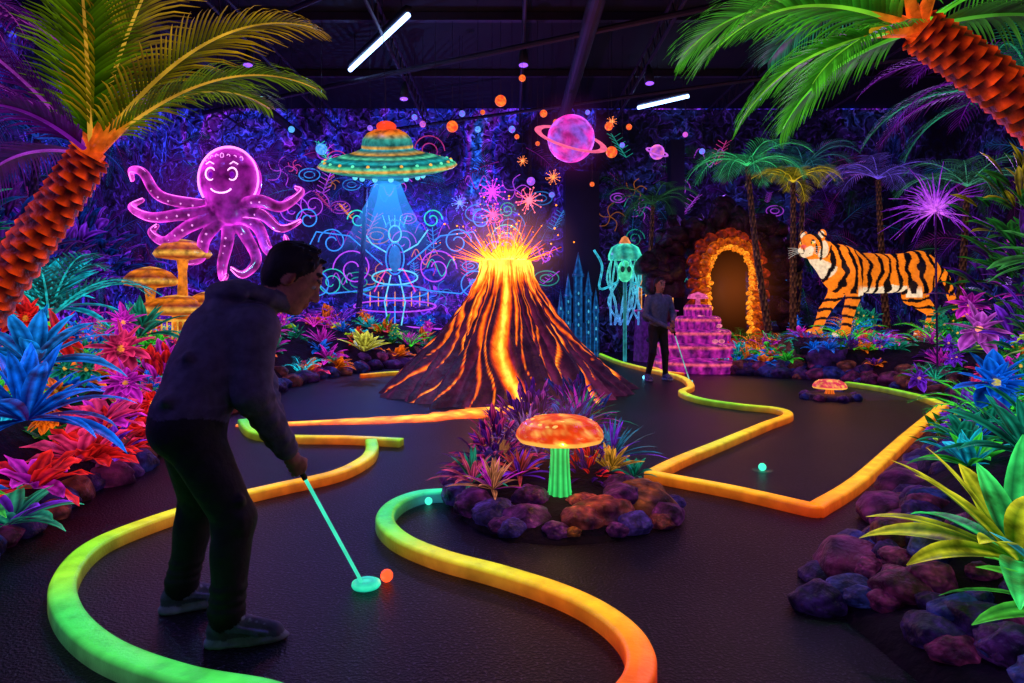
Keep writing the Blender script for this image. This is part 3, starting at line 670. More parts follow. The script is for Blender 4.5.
# ---------------------------------------------------------------- octopus
oy=8.5; pk=(.78,.05,.75); pk2=(.95,.12,.75)
pr=[E((-3.5,oy,2.84),(.37,.3,.40),pk,.1),E((-3.52,oy,2.48),(.25,.2,.2),pk,.12)]
tent=[[(-3.88,2.53),(-4.3,2.62),(-4.5,2.90),(-4.72,2.96),(-4.8,2.86)],[(-4.0,2.4),(-4.4,2.36),(-4.72,2.5),(-4.66,2.62)],[(-3.94,2.25),(-4.3,2.08),(-4.56,2.2),(-4.5,2.3)],[(-3.8,2.14),(-3.95,1.88),(-4.2,1.86),(-4.24,2.0)],[(-3.6,2.1),(-3.68,1.8),(-3.62,1.62),(-3.5,1.66)],[(-3.38,2.16),(-3.2,1.85),(-3.3,1.66),(-3.42,1.74)],[(-3.2,2.28),(-2.98,1.95),(-2.76,2.02),(-2.8,2.14)],[(-3.08,2.4),(-2.82,2.22),(-2.6,2.33)],[(-3.1,2.56),(-2.85,2.5),(-2.66,2.7),(-2.75,2.78)]]
suck=MB(); lines=MB()
for ti,t in enumerate(tent):
    P=catm([(-3.52,oy,2.46)]+[(x,oy-.18*math.sin(i+ti),z) for i,(x,z) in enumerate(t)],7)
    for i in range(len(P)-1):
        u=i/(len(P)-1); r=.068*(1-u)**.8+.014; r2=.068*abs(1-(i+1)/(len(P)-1))**.8+.014
        pr.append(C(P[i],P[i+1],r,r2,lerp(pk,pk2,u),.03))
        if i>4 and i%2==0: suck.ball((P[i][0],P[i][1]-r*.85,P[i][2]-r*.3),r*.30,(.95,.35,.9),8,6)
    for s_ in (1,-1):
        lines.tube([(q[0]+.03*s_*(1-i/len(P)),q[1]-.03,q[2]+s_*(.062*(1-i/len(P))+.012)) for i,q in enumerate(P)][3:],.008,(.95,.25,.9),5)
octo=empty('neon_octopus'); sdf_obj('body',pr,.016,M_octo,octo)
suck.obj('suckers',M_neon,octo); lines.obj('tentacle_lines',M_neonhi,octo)
m=MB()
for sx in (-.13,.13):
    m.tube([(-3.5+sx+.06*math.cos(a),oy-.30+.02,2.87+.075*math.sin(a)) for a in np.linspace(0,6.28,16)],.010,(1,.5,1),6)
    m.ball((-3.5+sx,oy-.28,2.86),(.03,.02,.04),(.15,0,.3))
    m.tube([(-3.5+sx*1.1-.05,oy-.26,2.99),(-3.5+sx*1.1,oy-.27,3.02),(-3.5+sx*1.1+.05,oy-.26,2.99)],.008,(1,.5,1),5)
m.tube([(-3.5+.13*math.cos(a),oy-.29,2.72+.08*math.sin(a)) for a in np.linspace(3.5,5.9,14)],.010,(1,.5,1),6)
m.tube([(-3.5+.37*math.cos(a),oy-.08,2.84+.40*math.sin(a)) for a in np.linspace(-.6,3.74,34)],.013,(.95,.3,.95),6)
for i in range(7): m.tube([(-3.72+.07*i+.02*math.cos(a),oy-.24+abs(i-3)*.02,3.10-.01*abs(i-3)+.03*math.sin(a)) for a in np.linspace(0,6.28,8)],.006,(.9,.3,.9),4)
m.obj('face_lines',M_neonhi,octo)
m=MB(); m.tube([(-3.6,oy,3.2),(-3.6,oy,ZC-.02)],.005,(.03,.03,.05),4); m.tube([(-3.4,oy,3.2),(-3.4,oy,ZC-.02)],.005,(.03,.03,.05),4); m.obj('cable',M_dark,octo)

# ---------------------------------------------------------------- planets & stars
def planet(name,x,y,z,r,c1,c2,ring=None,mat=None):
    e=empty(name); m=MB()
    m.ball((x,y,z),r,lambda p:lerp(c1,c2,max(0,min(1,.5+1.3*noise.noise(p*(2.2/r)+V((x,y,z)))+.5*noise.noise(p*(6/r))))),32,20); m.obj('globe',mat or M_planet,e)
    if ring:
        T=Matrix.Translation((x,y,z))@Matrix.Rotation(math.radians(16),4,'Y')@Matrix.Rotation(math.radians(28),4,'X')
        m=MB(); m.lathe(T,[(r*1.3,0),(r*1.35,.01),(r*1.55,.01),(r*1.6,0),(r*1.55,-.01),(r*1.35,-.01),(r*1.3,0)],ring,48); m.obj('ring',M_neon,e)
    m=MB(); m.tube([(x,y,z+r),(x,y,ZC-.02)],.004,(.03,.03,.05),4); m.obj('cable',M_dark,e)
planet('ringed_planet',.95,11,3.95,.38,(1.,.05,.6),(.45,.15,1.),(.95,.18,.35))
planet('ringed_planet',2.55,12,3.95,.13,(.5,.1,.9),(.9,.2,.5),(.6,.15,.8))
O1=(1,.3,.05);O2=(1,.1,.04);Q1=(.1,.4,1);Q2=(.4,.1,1)
for (x,y,z,r,c1,c2) in ((-.2,12,4.85,.10,O2,O1),(-1.05,12,4.4,.10,O1,O2),(1.75,12,3.95,.1,O1,O2),(1.7,12,4.4,.07,O1,O2),(-3.35,12,4.0,.1,(.05,.3,1),(.2,.6,1)),(.0,12,4.35,.06,Q1,Q2),(.32,11.5,3.35,.07,(.7,.1,1),(.2,.2,1)),(-.95,13,4.9,.06,Q1,Q2),(.15,10,4.6,.05,O1,O2),(-1.7,13,4.7,.06,(.9,.2,.6),(.3,.1,1)),(.6,13,4.9,.07,O1,O2),(-.55,11,4.1,.05,(.2,.6,1),(.1,.2,1)),(1.3,13,4.6,.05,O2,O1),(2.1,13,4.3,.05,Q1,Q2),(-2.6,12.5,4.5,.05,(.6,.2,1),(.2,.2,1)),(3.3,13,4.5,.05,(.9,.2,.6),(.6,.1,1)),
    (.9,14,5.0,.06,O1,O2),(1.55,14,5.2,.05,Q1,Q2),(-.6,14,5.2,.05,O1,O2),(-2.0,14,5.1,.06,Q1,Q2),(2.4,14,4.9,.06,O1,O2),(.1,14,4.7,.05,O2,O1),(-1.35,12,3.75,.05,(.8,.1,.9),Q2),(.7,12,3.2,.05,Q1,Q2),(3.9,14,4.4,.06,Q2,Q1),(-4.2,13,4.6,.06,Q1,(.2,.7,1)),(.45,12,4.1,.04,O1,O2),(1.35,11.5,3.3,.04,O1,O2)):
    planet('hanging_planet',x,y,z,r,c1,c2,None,M_neon)
def star(x,y,z,r,c):
    e=empty('neon_star'); m=MB(); m.ball((x,y,z),r*.25,c)
    for i in range(18):
        a=i*2.4;el=math.asin(1-2*(i+.5)/18); d=V((math.cos(a)*math.cos(el),math.sin(a)*math.cos(el),math.sin(el)))
        p=V((x,y,z)); m.tube([p,p+d*r*.6,p+d*r],[r*.06,r*.035,.003],[c,sc(c,.8),sc(c,.5)],5); m.ball(p+d*r,r*.06,c,6,4)
    m.obj('burst',M_neonhi,e); m=MB(); m.tube([(x,y,z),(x,y,ZC-.02)],.004,(.03,.03,.05),4); m.obj('cable',M_dark,e)
for s in ((-.35,12,3.25,.24,(.8,.08,.95)),(-.35,12,2.85,.20,(.9,.12,.4)),(.3,12,3.1,.24,(1.,.2,.3)),(-1.0,13,3.2,.16,(.2,.3,1.)),(.75,12.5,3.6,.14,(1.,.3,.1)),(.2,13,4.0,.1,(1.,.3,.1)),(1.9,13,4.75,.1,(1.,.3,.1))): star(*s)

# ---------------------------------------------------------------- neon wall figures
def circ(cx,cz,rx,rz,y,a0=0,a1=6.2832,n=28): return [(cx+rx*math.cos(a),y,cz+rz*math.sin(a)) for a in np.linspace(a0,a1,n)]
B1=(.06,.36,1.);B2=(.2,.75,1.);P1=(.6,.10,1.); K1=(.95,.1,.5); C1=(.05,.75,.6)
m=MB(); y=16.5; cx=-2.83
rt=.018
m.tube(circ(cx,2.95,.15,.2,y),rt,B2,6); m.tube(circ(cx,3.02,.24,.26,y,.3,2.84),rt,B1,6); m.ball((cx,y,2.35),(.15,.05,.33),(.03,.2,.5)); m.tube(circ(cx,2.35,.22,.38,y),rt,B1,6)
m.tube([(cx-.5,y,1.55),(cx-.2,y,2.1),(cx+.2,y,2.1),(cx+.5,y,1.55)],rt,K1,6)
m.tube(circ(cx,1.9,.55,.18,y),rt,B2,6); m.tube(circ(cx,1.55,.8,.16,y),rt,B1,6); m.tube(circ(cx,1.2,1.0,.14,y),rt,P1,6)
for s in (-1,1):
    m.tube([(cx+s*.2,y,2.5),(cx+s*.55,y,2.7),(cx+s*.8,y,3.05)],rt,B2,6)
    for k,(ox,oz,r0,c) in enumerate(((1.0,2.1,.5,P1),(1.9,1.7,.4,B1),(1.5,2.75,.35,B1),(2.4,2.5,.3,P1),(.9,3.3,.25,C1),(2.1,3.3,.28,B1))):
        m.tube([(cx+s*(ox+r0*math.cos(a)*(1-a/12)),y,oz+r0*math.sin(a)*(1-a/12)) for a in np.linspace(0,9,36)],rt*.9,c,5)
    m.tube([(cx+s*.1,y,1.95),(cx+s*.25,y,1.3),(cx+s*.15,y,.7)],rt,B2,6)
    m.tube([(cx+s*.3,y,2.2),(cx+s*1.1,y,2.9),(cx+s*1.9,y,3.0),(cx+s*2.3,y,2.2),(cx+s*1.6,y,1.5),(cx+s*.6,y,1.6)],rt,B1,6)
for i in range(9): m.tube([(cx-.8+.2*i,y,1.55),(cx-.8+.2*i,y,1.2)],.012,(1,.4,.1),5)
m.tube([(cx,y,1.2),(cx,y,0)],.02,B1,6)
for i in range(5): m.tube([(cx-.2+.1*i,y,3.12),(cx-.3+.15*i,y,3.4)],.012,B2,5)
m.tube([(cx-2.2,y,.8),(cx-1.1,y,.65),(cx,y,.72),(cx+1.1,y,.65),(cx+2.2,y,.8)],rt,P1,6)
for s in (-2.2,2.2): m.tube([(cx+s,y,.8),(cx+s,y,0)],rt,P1,6)
m.obj('neon_fairy_sign',M_neon)
random.seed(91)
m=MB(); y=17.55
for i in range(80):
    x=U(-6.2,1.1) if i<62 else U(2.5,9); z=U(1.5,5.2); r=U(.15,.45); c=sc(random.choice([B1,P1,B1,P1,K1,C1,(.9,.3,.05)]),U(.4,.95)*(1 if i<62 else .6)); k=i%5; rr=.014
    if k==0: m.tube([(x+r*math.cos(a)*(1-a/14),y,z+r*math.sin(a)*(1-a/14)) for a in np.linspace(0,12,40)],rr,c,5)
    elif k==1:
        for q in range(5): m.tube([(x+r*math.cos(q*1.257)*t-r*.3*math.sin(q*1.257)*math.sin(t*3.14),y,z+r*math.sin(q*1.257)*t+r*.3*math.cos(q*1.257)*math.sin(t*3.14)) for t in np.linspace(0,1,6)],rr*.8,c,5)
    elif k==2: m.tube(circ(x,z,r,r*.6,y),rr,c,5); m.tube(circ(x,z,r*.5,r*.3,y),rr,c,5)
    elif k==3:
        m.tube([(x-r+2*r*t,y,z+r*.6*math.sin(t*9)) for t in np.linspace(0,1,20)],rr,c,5)
    else:
        ww=U(-.5,.5); m.tube([(x+ww*t,y,z+1.6*r*t) for t in (0,.5,1)],rr,c,5)
        for q in range(6):
            for s in (-1,1): m.tube([(x+ww*q/6,y,z+1.6*r*q/6),(x+ww*q/6+s*r*.45,y,z+1.6*r*q/6+r*.28)],rr*.7,c,4)
m.obj('neon_mural_lines',M_neon)
m=MB(); y=15; cx=2.48
m.lathe((cx,y,2.25),[(.36,-.02),(.37,.08),(.3,.25),(.16,.33),(.001,.35)],lambda i,a:lerp((.02,.35,.35),(.1,.9,.6),.5+.5*math.sin(a*8)),24)
m.lathe((cx,y,2.52),[(.12,0),(.13,.08),(.07,.2),(.001,.24)],(.9,.3,.1),16)
for i in range(12):
    a=i*.55; x0=cx+.3*math.cos(a); m.tube(catm([(x0,y+.2*math.sin(a),2.25),(x0+.12*math.sin(i),y,1.8),(x0-.14*math.sin(i*2),y,1.3),(x0+.2*math.cos(i),y,.8)],5),.018,[lerp((.1,.9,.7),(.1,.3,.9),j/15) for j in range(16)],6)
m.ball((cx,y,1.98),(.17,.14,.24),(.1,.9,.5)); m.tube([(cx,y,2.2),(cx,y,0)],.04,(.03,.25,.3),8)
for s in (-1,1): m.ball((cx+s*.07,y-.13,2.02),(.05,.03,.07),(.01,.05,.05),8,6); m.tube(catm([(cx+s*.15,y,1.75),(cx+s*.55,y,1.6),(cx+s*.5,y,2.1),(cx+s*.68,y,2.45)],5),.025,(.05,.6,.8),6)
m.obj('alien_jellyfish_sculpture',M_planet)
m=MB(); y=16.3; cx=1.58
for dx,h,w in ((0,1.9,.11),(-.24,1.4,.08),(.24,1.45,.08),(-.42,1.0,.07),(.42,1.05,.07)):
    m.lathe((cx+dx,y,0),[(w,0),(w,h),(w*1.3,h),(w*1.3,h+.08),(w*1.1,h+.08),(.001,h+.6)],lambda i,a:lerp((.01,.04,.15),(.03,.22,.5),.5+.5*math.sin(a*5)),14)
    for k in range(4): m.ball((cx+dx,y-w,h*.4+k*.25),(.02,.02,.04),(.15,.6,.8),6,5)
m.box((cx-.5,y-.05,0),(cx+.5,y+.1,.8),(.01,.05,.15)); m.obj('blue_castle_model',M_glow)
m=MB(); y=15.2; cx=3.2
for z,r,h,c in ((2.1,.35,.3,(.8,.15,.25)),(1.65,.45,.12,(.8,.4,.1)),(1.1,.5,.1,(.6,.1,.5))):
    m.lathe((cx,y,z),[(.001,0),(r,0),(r*1.02,h*.2),(r*.5,h*.7),(.001,h)],lambda i,a,c=c:sc(c,.6+.4*math.sin(a*8)),32)
for i in range(8): a=i*.785; m.tube([(cx+.38*math.cos(a),y+.38*math.sin(a),1.1),(cx+.38*math.cos(a),y+.38*math.sin(a),2.1)],.015,(1,.5,.15),5)
m.lathe((cx,y,0),[(.5,0),(.45,1.1)],(.1,.02,.2),20); m.obj('carousel_model',M_glow)
m=MB(); x,y=-4.15,8.6
GA=(.9,.34,.03);GB=(.4,.09,.02);GCc=(1.,.6,.12)
for dx,z0,z1,R in ((0,.6,2.0,.34),(-.35,.6,1.65,.32),(.3,.6,1.35,.28),(-.05,.6,1.3,.46)):
    m.lathe((x+dx,y+dx*.3,0),[(.1,z0),(.05,z1-.3),(.07,z1-.15),(R*.9,z1-.12),(R,z1-.07),(R*.92,z1-.02),(R*.7,z1+.05),(R*.5,z1+.08),(R*.3,z1+.1),(.001,z1+.12)],[GB,GA,GA,GB,GCc,GB,GA,GB,GCc,GA],28,lambda a,i:1+.03*math.sin(a*8))
for i in range(16): m.tube([(x-.5+i*.065,y-.3,.75),(x-.5+i*.065,y-.3,1.1)],.010,GCc,5)
for z in (.75,1.1,1.2): m.tube([(x-.55,y-.3,z),(x+.55,y-.3,z)],.014,GCc,6)
m.obj('golden_pagoda_lantern',M_glow)
m=MB(); x,y=3.62,13.3
for z,r in ((0,.92),(.3,.78),(.55,.60),(.8,.42),(1.02,.26)):
    m.lathe((x,y,z),[(r,-.02),(r*1.03,.12),(r*1.04,.17),(r*1.0,.21),(r*.93,.23),(r*.8,.24),(.001,.24)],lambda i,a:(1.,.22,.3) if i==2 else lerp((.12,.01,.2),(.7,.06,.5),.5+.5*math.sin(a*17+i)),60)
for i in range(26):
    a=i*2.4; k=.2+.75*(i%13)/13; z=1.27-.95*k; m.ball((x+.85*k*math.cos(a),y+.85*k*math.sin(a),z+.05),(.06,.06,.04),(1.,.35,.5),8,5)
m.lathe((x,y,1.25),[(.05,0),(.04,.12),(.2,.13),(.17,.2),(.001,.26)],(.9,.2,.5),20); m.obj('pink_tiered_fountain',M_glow)

# ---------------------------------------------------------------- arch
random.seed(51)
e=empty('cave_archway'); ax,ay=4.55,14.3
def archpath(hw,rise,n1,n2):
    return [(ax-hw,z) for z in np.linspace(.35,1.9,n1)]+[(ax-hw*math.cos(a),1.98+rise*math.sin(a)) for a in np.linspace(0,math.pi,n2)]+[(ax+hw,z) for z in np.linspace(1.9,.35,n1)]
m=MB()
for (x,z) in archpath(.43,.46,16,22): rock(m,(x+U(-.02,.02),ay+U(-.12,.05),z),(.055,.14,.065),(1.,.2,.01),(1.5,.7,.06))
m.obj('glowing_arch_rim',M_neon,e)
m=MB()
for (x,z) in archpath(.55,.6,10,15): rock(m,(x+U(-.03,.03),ay+U(-.1,.05),z),(.12,.2,.12),(.35,.03,.01),(1.1,.30,.02))
for (x,z) in archpath(.70,.74,8,13): rock(m,(x+U(-.05,.05),ay+.12+U(-.1,.05),z),(.14,.2,.14),(.08,.01,.03),(.6,.08,.02))
m.obj('glowing_arch_stones',M_glow,e)
m=MB()
for i in range(80):
    a=U(-.5,math.pi+.5); k=U(.95,1.75); x=ax-k*math.cos(a)*.95; z=max(.2,1.8+.85*k*math.sin(a))
    if math.sin(a)<0: z=U(.2,1.8)
    rock(m,(x,ay+.35+U(0,.4),z),(U(.2,.35),.3,U(.2,.35)),(.015,.006,.03),(.10,.02,.08))
m.obj('cave_rocks',M_rock,e)
m=MB(); m.box((ax-.5,ay+.45,.3),(ax+.5,ay+.5,2.6),(.002,.002,.006)); m.obj('dark_opening_sheet',M_dark,e)  # thin black sheet paints the unlit depth behind the arch
m=MB()
for i in range(4): m.box((ax-.45,ay-.35-.25*i,0),(ax+.5,ay-.1-.25*i+.02,.55-.13*i),lerp((.4,.05,.06),(.5,.08,.3),i/3))
m.obj('steps',M_glow,e,False)

# ---------------------------------------------------------------- palms
def trunk(m,path,r0,r1,c1,c2,nn=26):
    P=catm(path,12); n=20; tot=len(P); vs=[];cs=[]
    x=V((0,1,0))
    sub=[]
    for i in range(tot-1):
        for k in range(4): sub.append(V(P[i]).lerp(V(P[i+1]),k/4))
    L=len(sub)
    for i,p in enumerate(sub):
        t=(sub[min(i+1,L-1)]-sub[max(i-1,0)]).normalized(); x=(x-t*x.dot(t)).normalized(); yv=t.cross(x); u=i/L
        for k in range(n):
            a=2*math.pi*k/n; ph=(u*nn+ ((k//2)%2)*.5)%1; r=(r0+(r1-r0)*u)*(1+.34*(1-ph)-.08)
            vs.append(p+(x*math.cos(a)+yv*math.sin(a))*r); cs.append(sc(lerp(c1,c2,(1-ph)**1.8),.6+1.1*abs(noise.noise(p*8+V((k,0,0))))+.2))
    fs=[(i*n+k,i*n+(k+1)%n,(i+1)*n+(k+1)%n,(i+1)*n+k) for i in range(L-1) for k in range(n)]
    m.add(vs,fs,cs)
def palm(name,path,r0,r1,tc,fr,rr=.02,seg=4,lw=.030,n=54,ldroop=1.1,nn=26):
    e=empty(name); m=MB(); trunk(m,path,r0,r1,*tc,nn); m.obj('trunk',M_trunk,e)
    m=MB(); top=V(path[-1])
    for (d,L,dr,ll,cA,cB,rib) in fr: m.frond(top,d,L,dr,ll,cA,cB,n,rib,rr,seg,ldroop,lw)
    m.obj('fronds',M_frond,e)
random.seed(61)
gy=((.02,.12,.0),(.45,.62,.03)); yy=((.06,.16,.0),(1.,.58,.04)); pp=((.03,.0,.06),(.32,.03,.5)); gg=((.01,.16,.02),(.28,.95,.10)); tg=((0,.06,.05),(.08,.5,.3))
ORT=((.05,.0,.02),(1.,.15,.025))
palm('palm_tree',[(-4.3,4.0,.4),(-3.5,3.85,.75),(-3.05,3.75,1.1),(-2.72,3.65,1.45),(-2.44,3.6,1.79),(-2.22,3.6,2.12)],.12,.085,ORT,[
 ((.8,-.1,.95),1.45,1.35,.40,*yy,(1.,.65,.1)),((.75,.15,.75),1.30,1.35,.36,*gy,(.9,.55,.1)),((.35,-.1,1.1),1.3,1.2,.42,*yy,(.9,.6,.1)),
 ((-.1,.0,1.2),1.2,1.2,.45,*gy,(.8,.6,.1)),((.15,-.3,.9),1.1,1.6,.36,*gy,(.9,.55,.1)),((-.7,-.1,.7),1.2,1.4,.45,*pp,(.5,.1,.6)),
 ((-.5,-.5,.9),1.2,1.4,.45,*pp,(.5,.1,.6)),((-.9,.2,.2),1.0,1.6,.4,*pp,(.5,.1,.6)),((.5,.6,.9),1.2,1.4,.4,*gy,(.8,.6,.1)),((-.3,.6,.8),1.2,1.5,.4,*pp,None),
 ((-.2,-.4,.3),.8,1.8,.35,*pp,None)],.016)
palm('palm_tree',[(3.9,3.7,.5),(3.55,3.6,1.2),(3.15,3.5,1.75),(2.72,3.45,2.20),(2.32,3.4,2.50),(2.02,3.4,2.70)],.13,.09,ORT,[
 ((-1,-.1,.35),1.15,1.4,.5,*gg,(.4,.9,.1)),((-1,.3,-.0),.95,1.3,.42,*gg,(.4,.9,.1)),((-.9,-.3,-.15),.75,1.0,.38,*gg,(.4,.9,.1)),((-.4,-.3,.8),1.2,1.6,.5,*gg,(.3,.8,.1)),
 ((.3,-.2,1),1.2,1.5,.5,*gg,None),((.8,.1,.6),1.3,1.6,.5,*gg,None),((.9,-.2,.2),1.1,1.5,.45,(.02,.1,.02),(.2,.6,.1),None),((-.3,.7,.6),1.1,1.5,.42,*tg,None),
 ((-.9,.4,.6),1.25,1.5,.5,*gg,(.3,.8,.1)),((-.6,.5,-.1),.8,1.3,.4,*gg,None)],.016,5,.034)
m=MB()
for c,dirs in (((2.02,3.4,2.70),((-1,-.1,.35),(-1,.3,0),(-.4,-.3,.8),(.3,-.2,1),(-.9,-.3,-.15),(-.9,.4,.6))),((-2.22,3.6,2.12),((.8,-.1,.95),(.75,.15,.75),(.35,-.1,1.1),(-.1,0,1.2),(-.7,-.1,.7)))):
    for d in dirs:
        d=V(d).normalized(); p=V(c); m.tube([p-d*.05,p+d*.12,p+d*.3],[.045,.03,.014],[(1.,.2,.04),(1.,.3,.05),(.8,.5,.05)],6)
m.obj('palm_crown_stalks',M_trunk)
random.seed(66)
m=MB()
for i in range(9): m.frond((-3.4+U(-.2,.2),3.6+U(-.3,.5),2.9+U(-.3,.3)),(U(.2,1),U(-.3,.3),U(-.2,.5)),U(.8,1.2),1.8,.36,*pp,34,(.5,.1,.5),.012,4,1.0,.028)
m.tube([(-3.6,3.8,.6),(-3.65,3.8,1.8),(-3.45,3.7,2.9)],[.09,.07,.06],(.2,.03,.15),10); m.obj('purple_palm_tree',M_frond)
m=MB()
for i in range(12): a=U(2.0,4.4); m.frond((4.3,5.6,3.0),(math.cos(a),math.sin(a),U(.1,1)),U(1.1,1.5),1.8,.36,*(pp if i%2 else tg),34,None,.014,3,1.1,.03)
m.tube([(4.7,5.8,.6),(4.5,5.7,1.8),(4.3,5.6,3.0)],[.12,.1,.07],(.15,.03,.1),10); m.obj('purple_palm_tree',M_frond)
random.seed(68)
def farpalm(x,y,zb,zt,L,pal,tc,lean=.3,tr=.05):
    palm('palm_tree',[(x-lean,y,zb),(x-lean*.4,y,(zb+zt)/2),(x,y,zt)],tr*1.3,tr*.8,tc,[((math.cos(a),math.sin(a),U(.2,1.2)),L*U(.8,1.15),2.0,L*.33,*pal,None) for a in [i*.45 for i in range(14)]],.012,3,.035,24,1.0,18)
TT=((.01,.005,.01),(.25,.13,.08))
farpalm(5.6,13.6,.5,3.7,.95,((.05,.1,.0),(.85,.7,.08)),TT,.0)
farpalm(4.55,13.2,.5,3.95,1.3,((0,.1,.05),(.15,.9,.4)),TT,-.45)
farpalm(7.4,13.8,.5,3.8,1.2,((.03,.02,.1),(.3,.2,.9)),TT,-.2)
farpalm(8.6,12.9,.5,3.5,1.3,((.03,.03,.03),(.15,.5,.35)),TT,.2)
farpalm(6.5,15.2,.5,4.3,1.2,((.0,.05,.05),(.08,.3,.35)),TT,.2)
farpalm(3.3,16.0,.2,3.6,1.1,((.02,.03,.02),(.08,.25,.12)),TT,.2)
farpalm(-6.6,9.5,.7,3.6,1.5,((.0,.02,.1),(.05,.15,.6)),((.01,.005,.02),(.1,.04,.2)),.3)
farpalm(-5.5,13.5,.7,3.9,1.5,((.02,.0,.1),(.2,.05,.6)),((.01,.005,.02),(.1,.04,.2)),.3)
farpalm(-3.4,15.9,.7,4.0,1.3,((.0,.02,.1),(.05,.15,.5)),((.01,.005,.02),(.08,.04,.2)),.2)
random.seed(71)
WP=[((0,.0,.06),(.03,.08,.55)),((.02,0,.06),(.22,.03,.55)),((.0,.02,.06),(.03,.28,.6)),((.02,.0,.04),(.4,.04,.4))]
def wfol(n,xr,yr,zr,fx,extra,kr):
    m=MB()
    for i in range(n):
        x=U(*xr) if xr[0]!=xr[1] else xr[0]; y=U(*yr) if yr[0]!=yr[1] else yr[0]; z=U(*zr); a=U(0,6.28); p=random.choice(WP+extra); k=U(*kr)
        d=(math.cos(a),-.35,math.sin(a)) if fx==0 else (.35*fx,math.cos(a),math.sin(a))
        m.frond((x,y,z),d,U(.6,1.3),1.0,.26,sc(p[0],k),sc(p[1],k),16,None,.010,2,.5,.05,plane=(0,-1,0) if fx==0 else (fx,0,0))
    m.obj('jungle_wall_foliage',M_leafdim)
wfol(110,(-8.8,1.2),(17.85,17.85),(.4,5.6),0,[],(.4,1.1))
wfol(120,(2.4,9.8),(17.7,17.7),(.4,5.0),0,[((0,.02,.02),(.03,.25,.12))],(.2,.6))
wfol(140,(-8.85,-8.85),(4,17.5),(.8,5.4),1,[],(.4,1.0))
wfol(140,(9.85,9.85),(5,17.5),(.8,4.6),-1,[((0,.02,.02),(.05,.3,.12))],(.3,.9))
random.seed(73)
m=MB()
for i in range(110):
    a=U(0,6.28);el=U(-.5,1.4); d=V((math.cos(a)*math.cos(el),math.sin(a)*math.cos(el)*.6,math.sin(el))); L=U(.3,.9); p=V((6.2,10,2.65))
    m.tube([p,p+d*L*.6,p+d*L+V((0,0,-.12))],[.008,.006,.003],[(.9,.3,1.),(.45,.08,.8),(.35,.05,.7)],4)
m.tube([(6.2,10,2.65),(6.3,10.1,.0)],.015,(.05,.01,.08),6); m.obj('violet_fibre_plant',M_glow)

# ================================================================ TIGER
og=(1.,.27,.015); wh=(.95,.75,.5); bk=(.006,.004,.006)
T=[]
T+= [E((-.50,0,.84),(.30,.215,.30),og,.08),E((-.15,0,.84),(.34,.205,.245),og,.1),E((.2,0,.85),(.34,.195,.225),og,.1),E((.52,0,.87),(.28,.205,.25),og,.1),
     E((-.55,0,1.06),(.2,.11,.1),og,.08),E((0,0,.64),(.5,.12,.08),wh,.06)]
T.append(C((-.6,0,.98),(-.88,-.04,1.12),.20,.155,og,.08)); T.append(C((-.66,0,.86),(-.86,-.03,1.0),.17,.12,wh,.06))
hc=np.array([-.98,-.08,1.17]); hf=np.array([-.80,-.57,-.10]); hf/=np.linalg.norm(hf); hu=np.array([0,0,1.])-hf*hf[2]; hu/=np.linalg.norm(hu); hr=np.cross(hf,hu)
H=lambda f,r,u: hc+hf*f+hr*r+hu*u
T+= [E(H(0,0,0),(.17,.155,.15),og,.05,[hf,hr,hu]),E(H(.06,0,.05),(.12,.11,.09),og,.04,[hf,hr,hu]),
     C(H(.10,0,.02),H(.20,0,-.005),.062,.05,og,.03),E(H(.185,.045,-.05),(.065,.052,.045),wh,.02,[hf,hr,hu]),E(H(.185,-.045,-.05),(.065,.052,.045),wh,.02,[hf,hr,hu]),
     E(H(.15,0,-.10),(.075,.055,.035),wh,.02,[hf,hr,hu]),E(H(.245,0,.0),(.022,.036,.02),(.8,.12,.1),.006,[hf,hr,hu]),C(H(.245,0,-.015),H(.23,0,-.06),.007,.007,bk,.003),
     C(H(.2,-.06,-.085),H(.22,.06,-.085),.008,.008,bk,.003)]
for s in (-1,1):
    T+= [E(H(.0,s*.13,-.05),(.07,.06,.10),wh,.05,[hf,hr,hu]),E(H(-.03,s*.125,.135),(.028,.055,.065),og,.02,[hf,hr,hu]),E(H(-.002,s*.125,.135),(.016,.035,.045),wh,.006,[hf,hr,hu]),
         E(H(.125,s*.068,.045),(.03,.03,.02),wh,.008,[hf,hr,hu]),E(H(.145,s*.068,.042),(.018,.02,.015),(.9,.75,.1),.003,[hf,hr,hu]),E(H(.160,s*.068,.042),(.008,.008,.012),bk,.002,[hf,hr,hu]),
         C(H(.15,s*.035,.055),H(.14,s*.10,.075),.009,.007,bk,.003)]
def leg(P,R,cl=og):
    for i in range(len(P)-1): T.append(C(P[i],P[i+1],R[i],R[i+1],cl,.035))
    p=P[-1]; T.append(E((p[0]-.05,p[1],.045),(.105,.07,.05),cl,.03))
    for k in (-.042,-.014,.014,.042): T.append(E((p[0]-.13,p[1]+k,.03),(.035,.019,.03),wh,.006))
leg([(-.50,-.13,.80),(-.44,-.15,.56),(-.52,-.14,.30),(-.56,-.14,.07)],[.16,.095,.068,.058])
leg([(-.50,.13,.80),(-.52,.15,.56),(-.70,.14,.32),(-.80,.14,.07)],[.16,.095,.068,.058])
leg([(.56,-.11,.82),(.42,-.15,.52),(.66,-.14,.30),(.58,-.14,.07)],[.2,.115,.062,.055])
leg([(.56,.11,.82),(.56,.15,.52),(.86,.14,.30),(.80,.14,.07)],[.2,.115,.062,.055])
tl=catm([(.72,0,.95),(.92,0,.80),(1.02,0,.52),(1.10,-.03,.32),(1.24,-.06,.30),(1.33,-.06,.42)],5)
for i in range(len(tl)-1): T.append(C(tl[i],tl[i+1],.05-.012*i/len(tl),.05-.012*(i+1)/len(tl),og,.02))
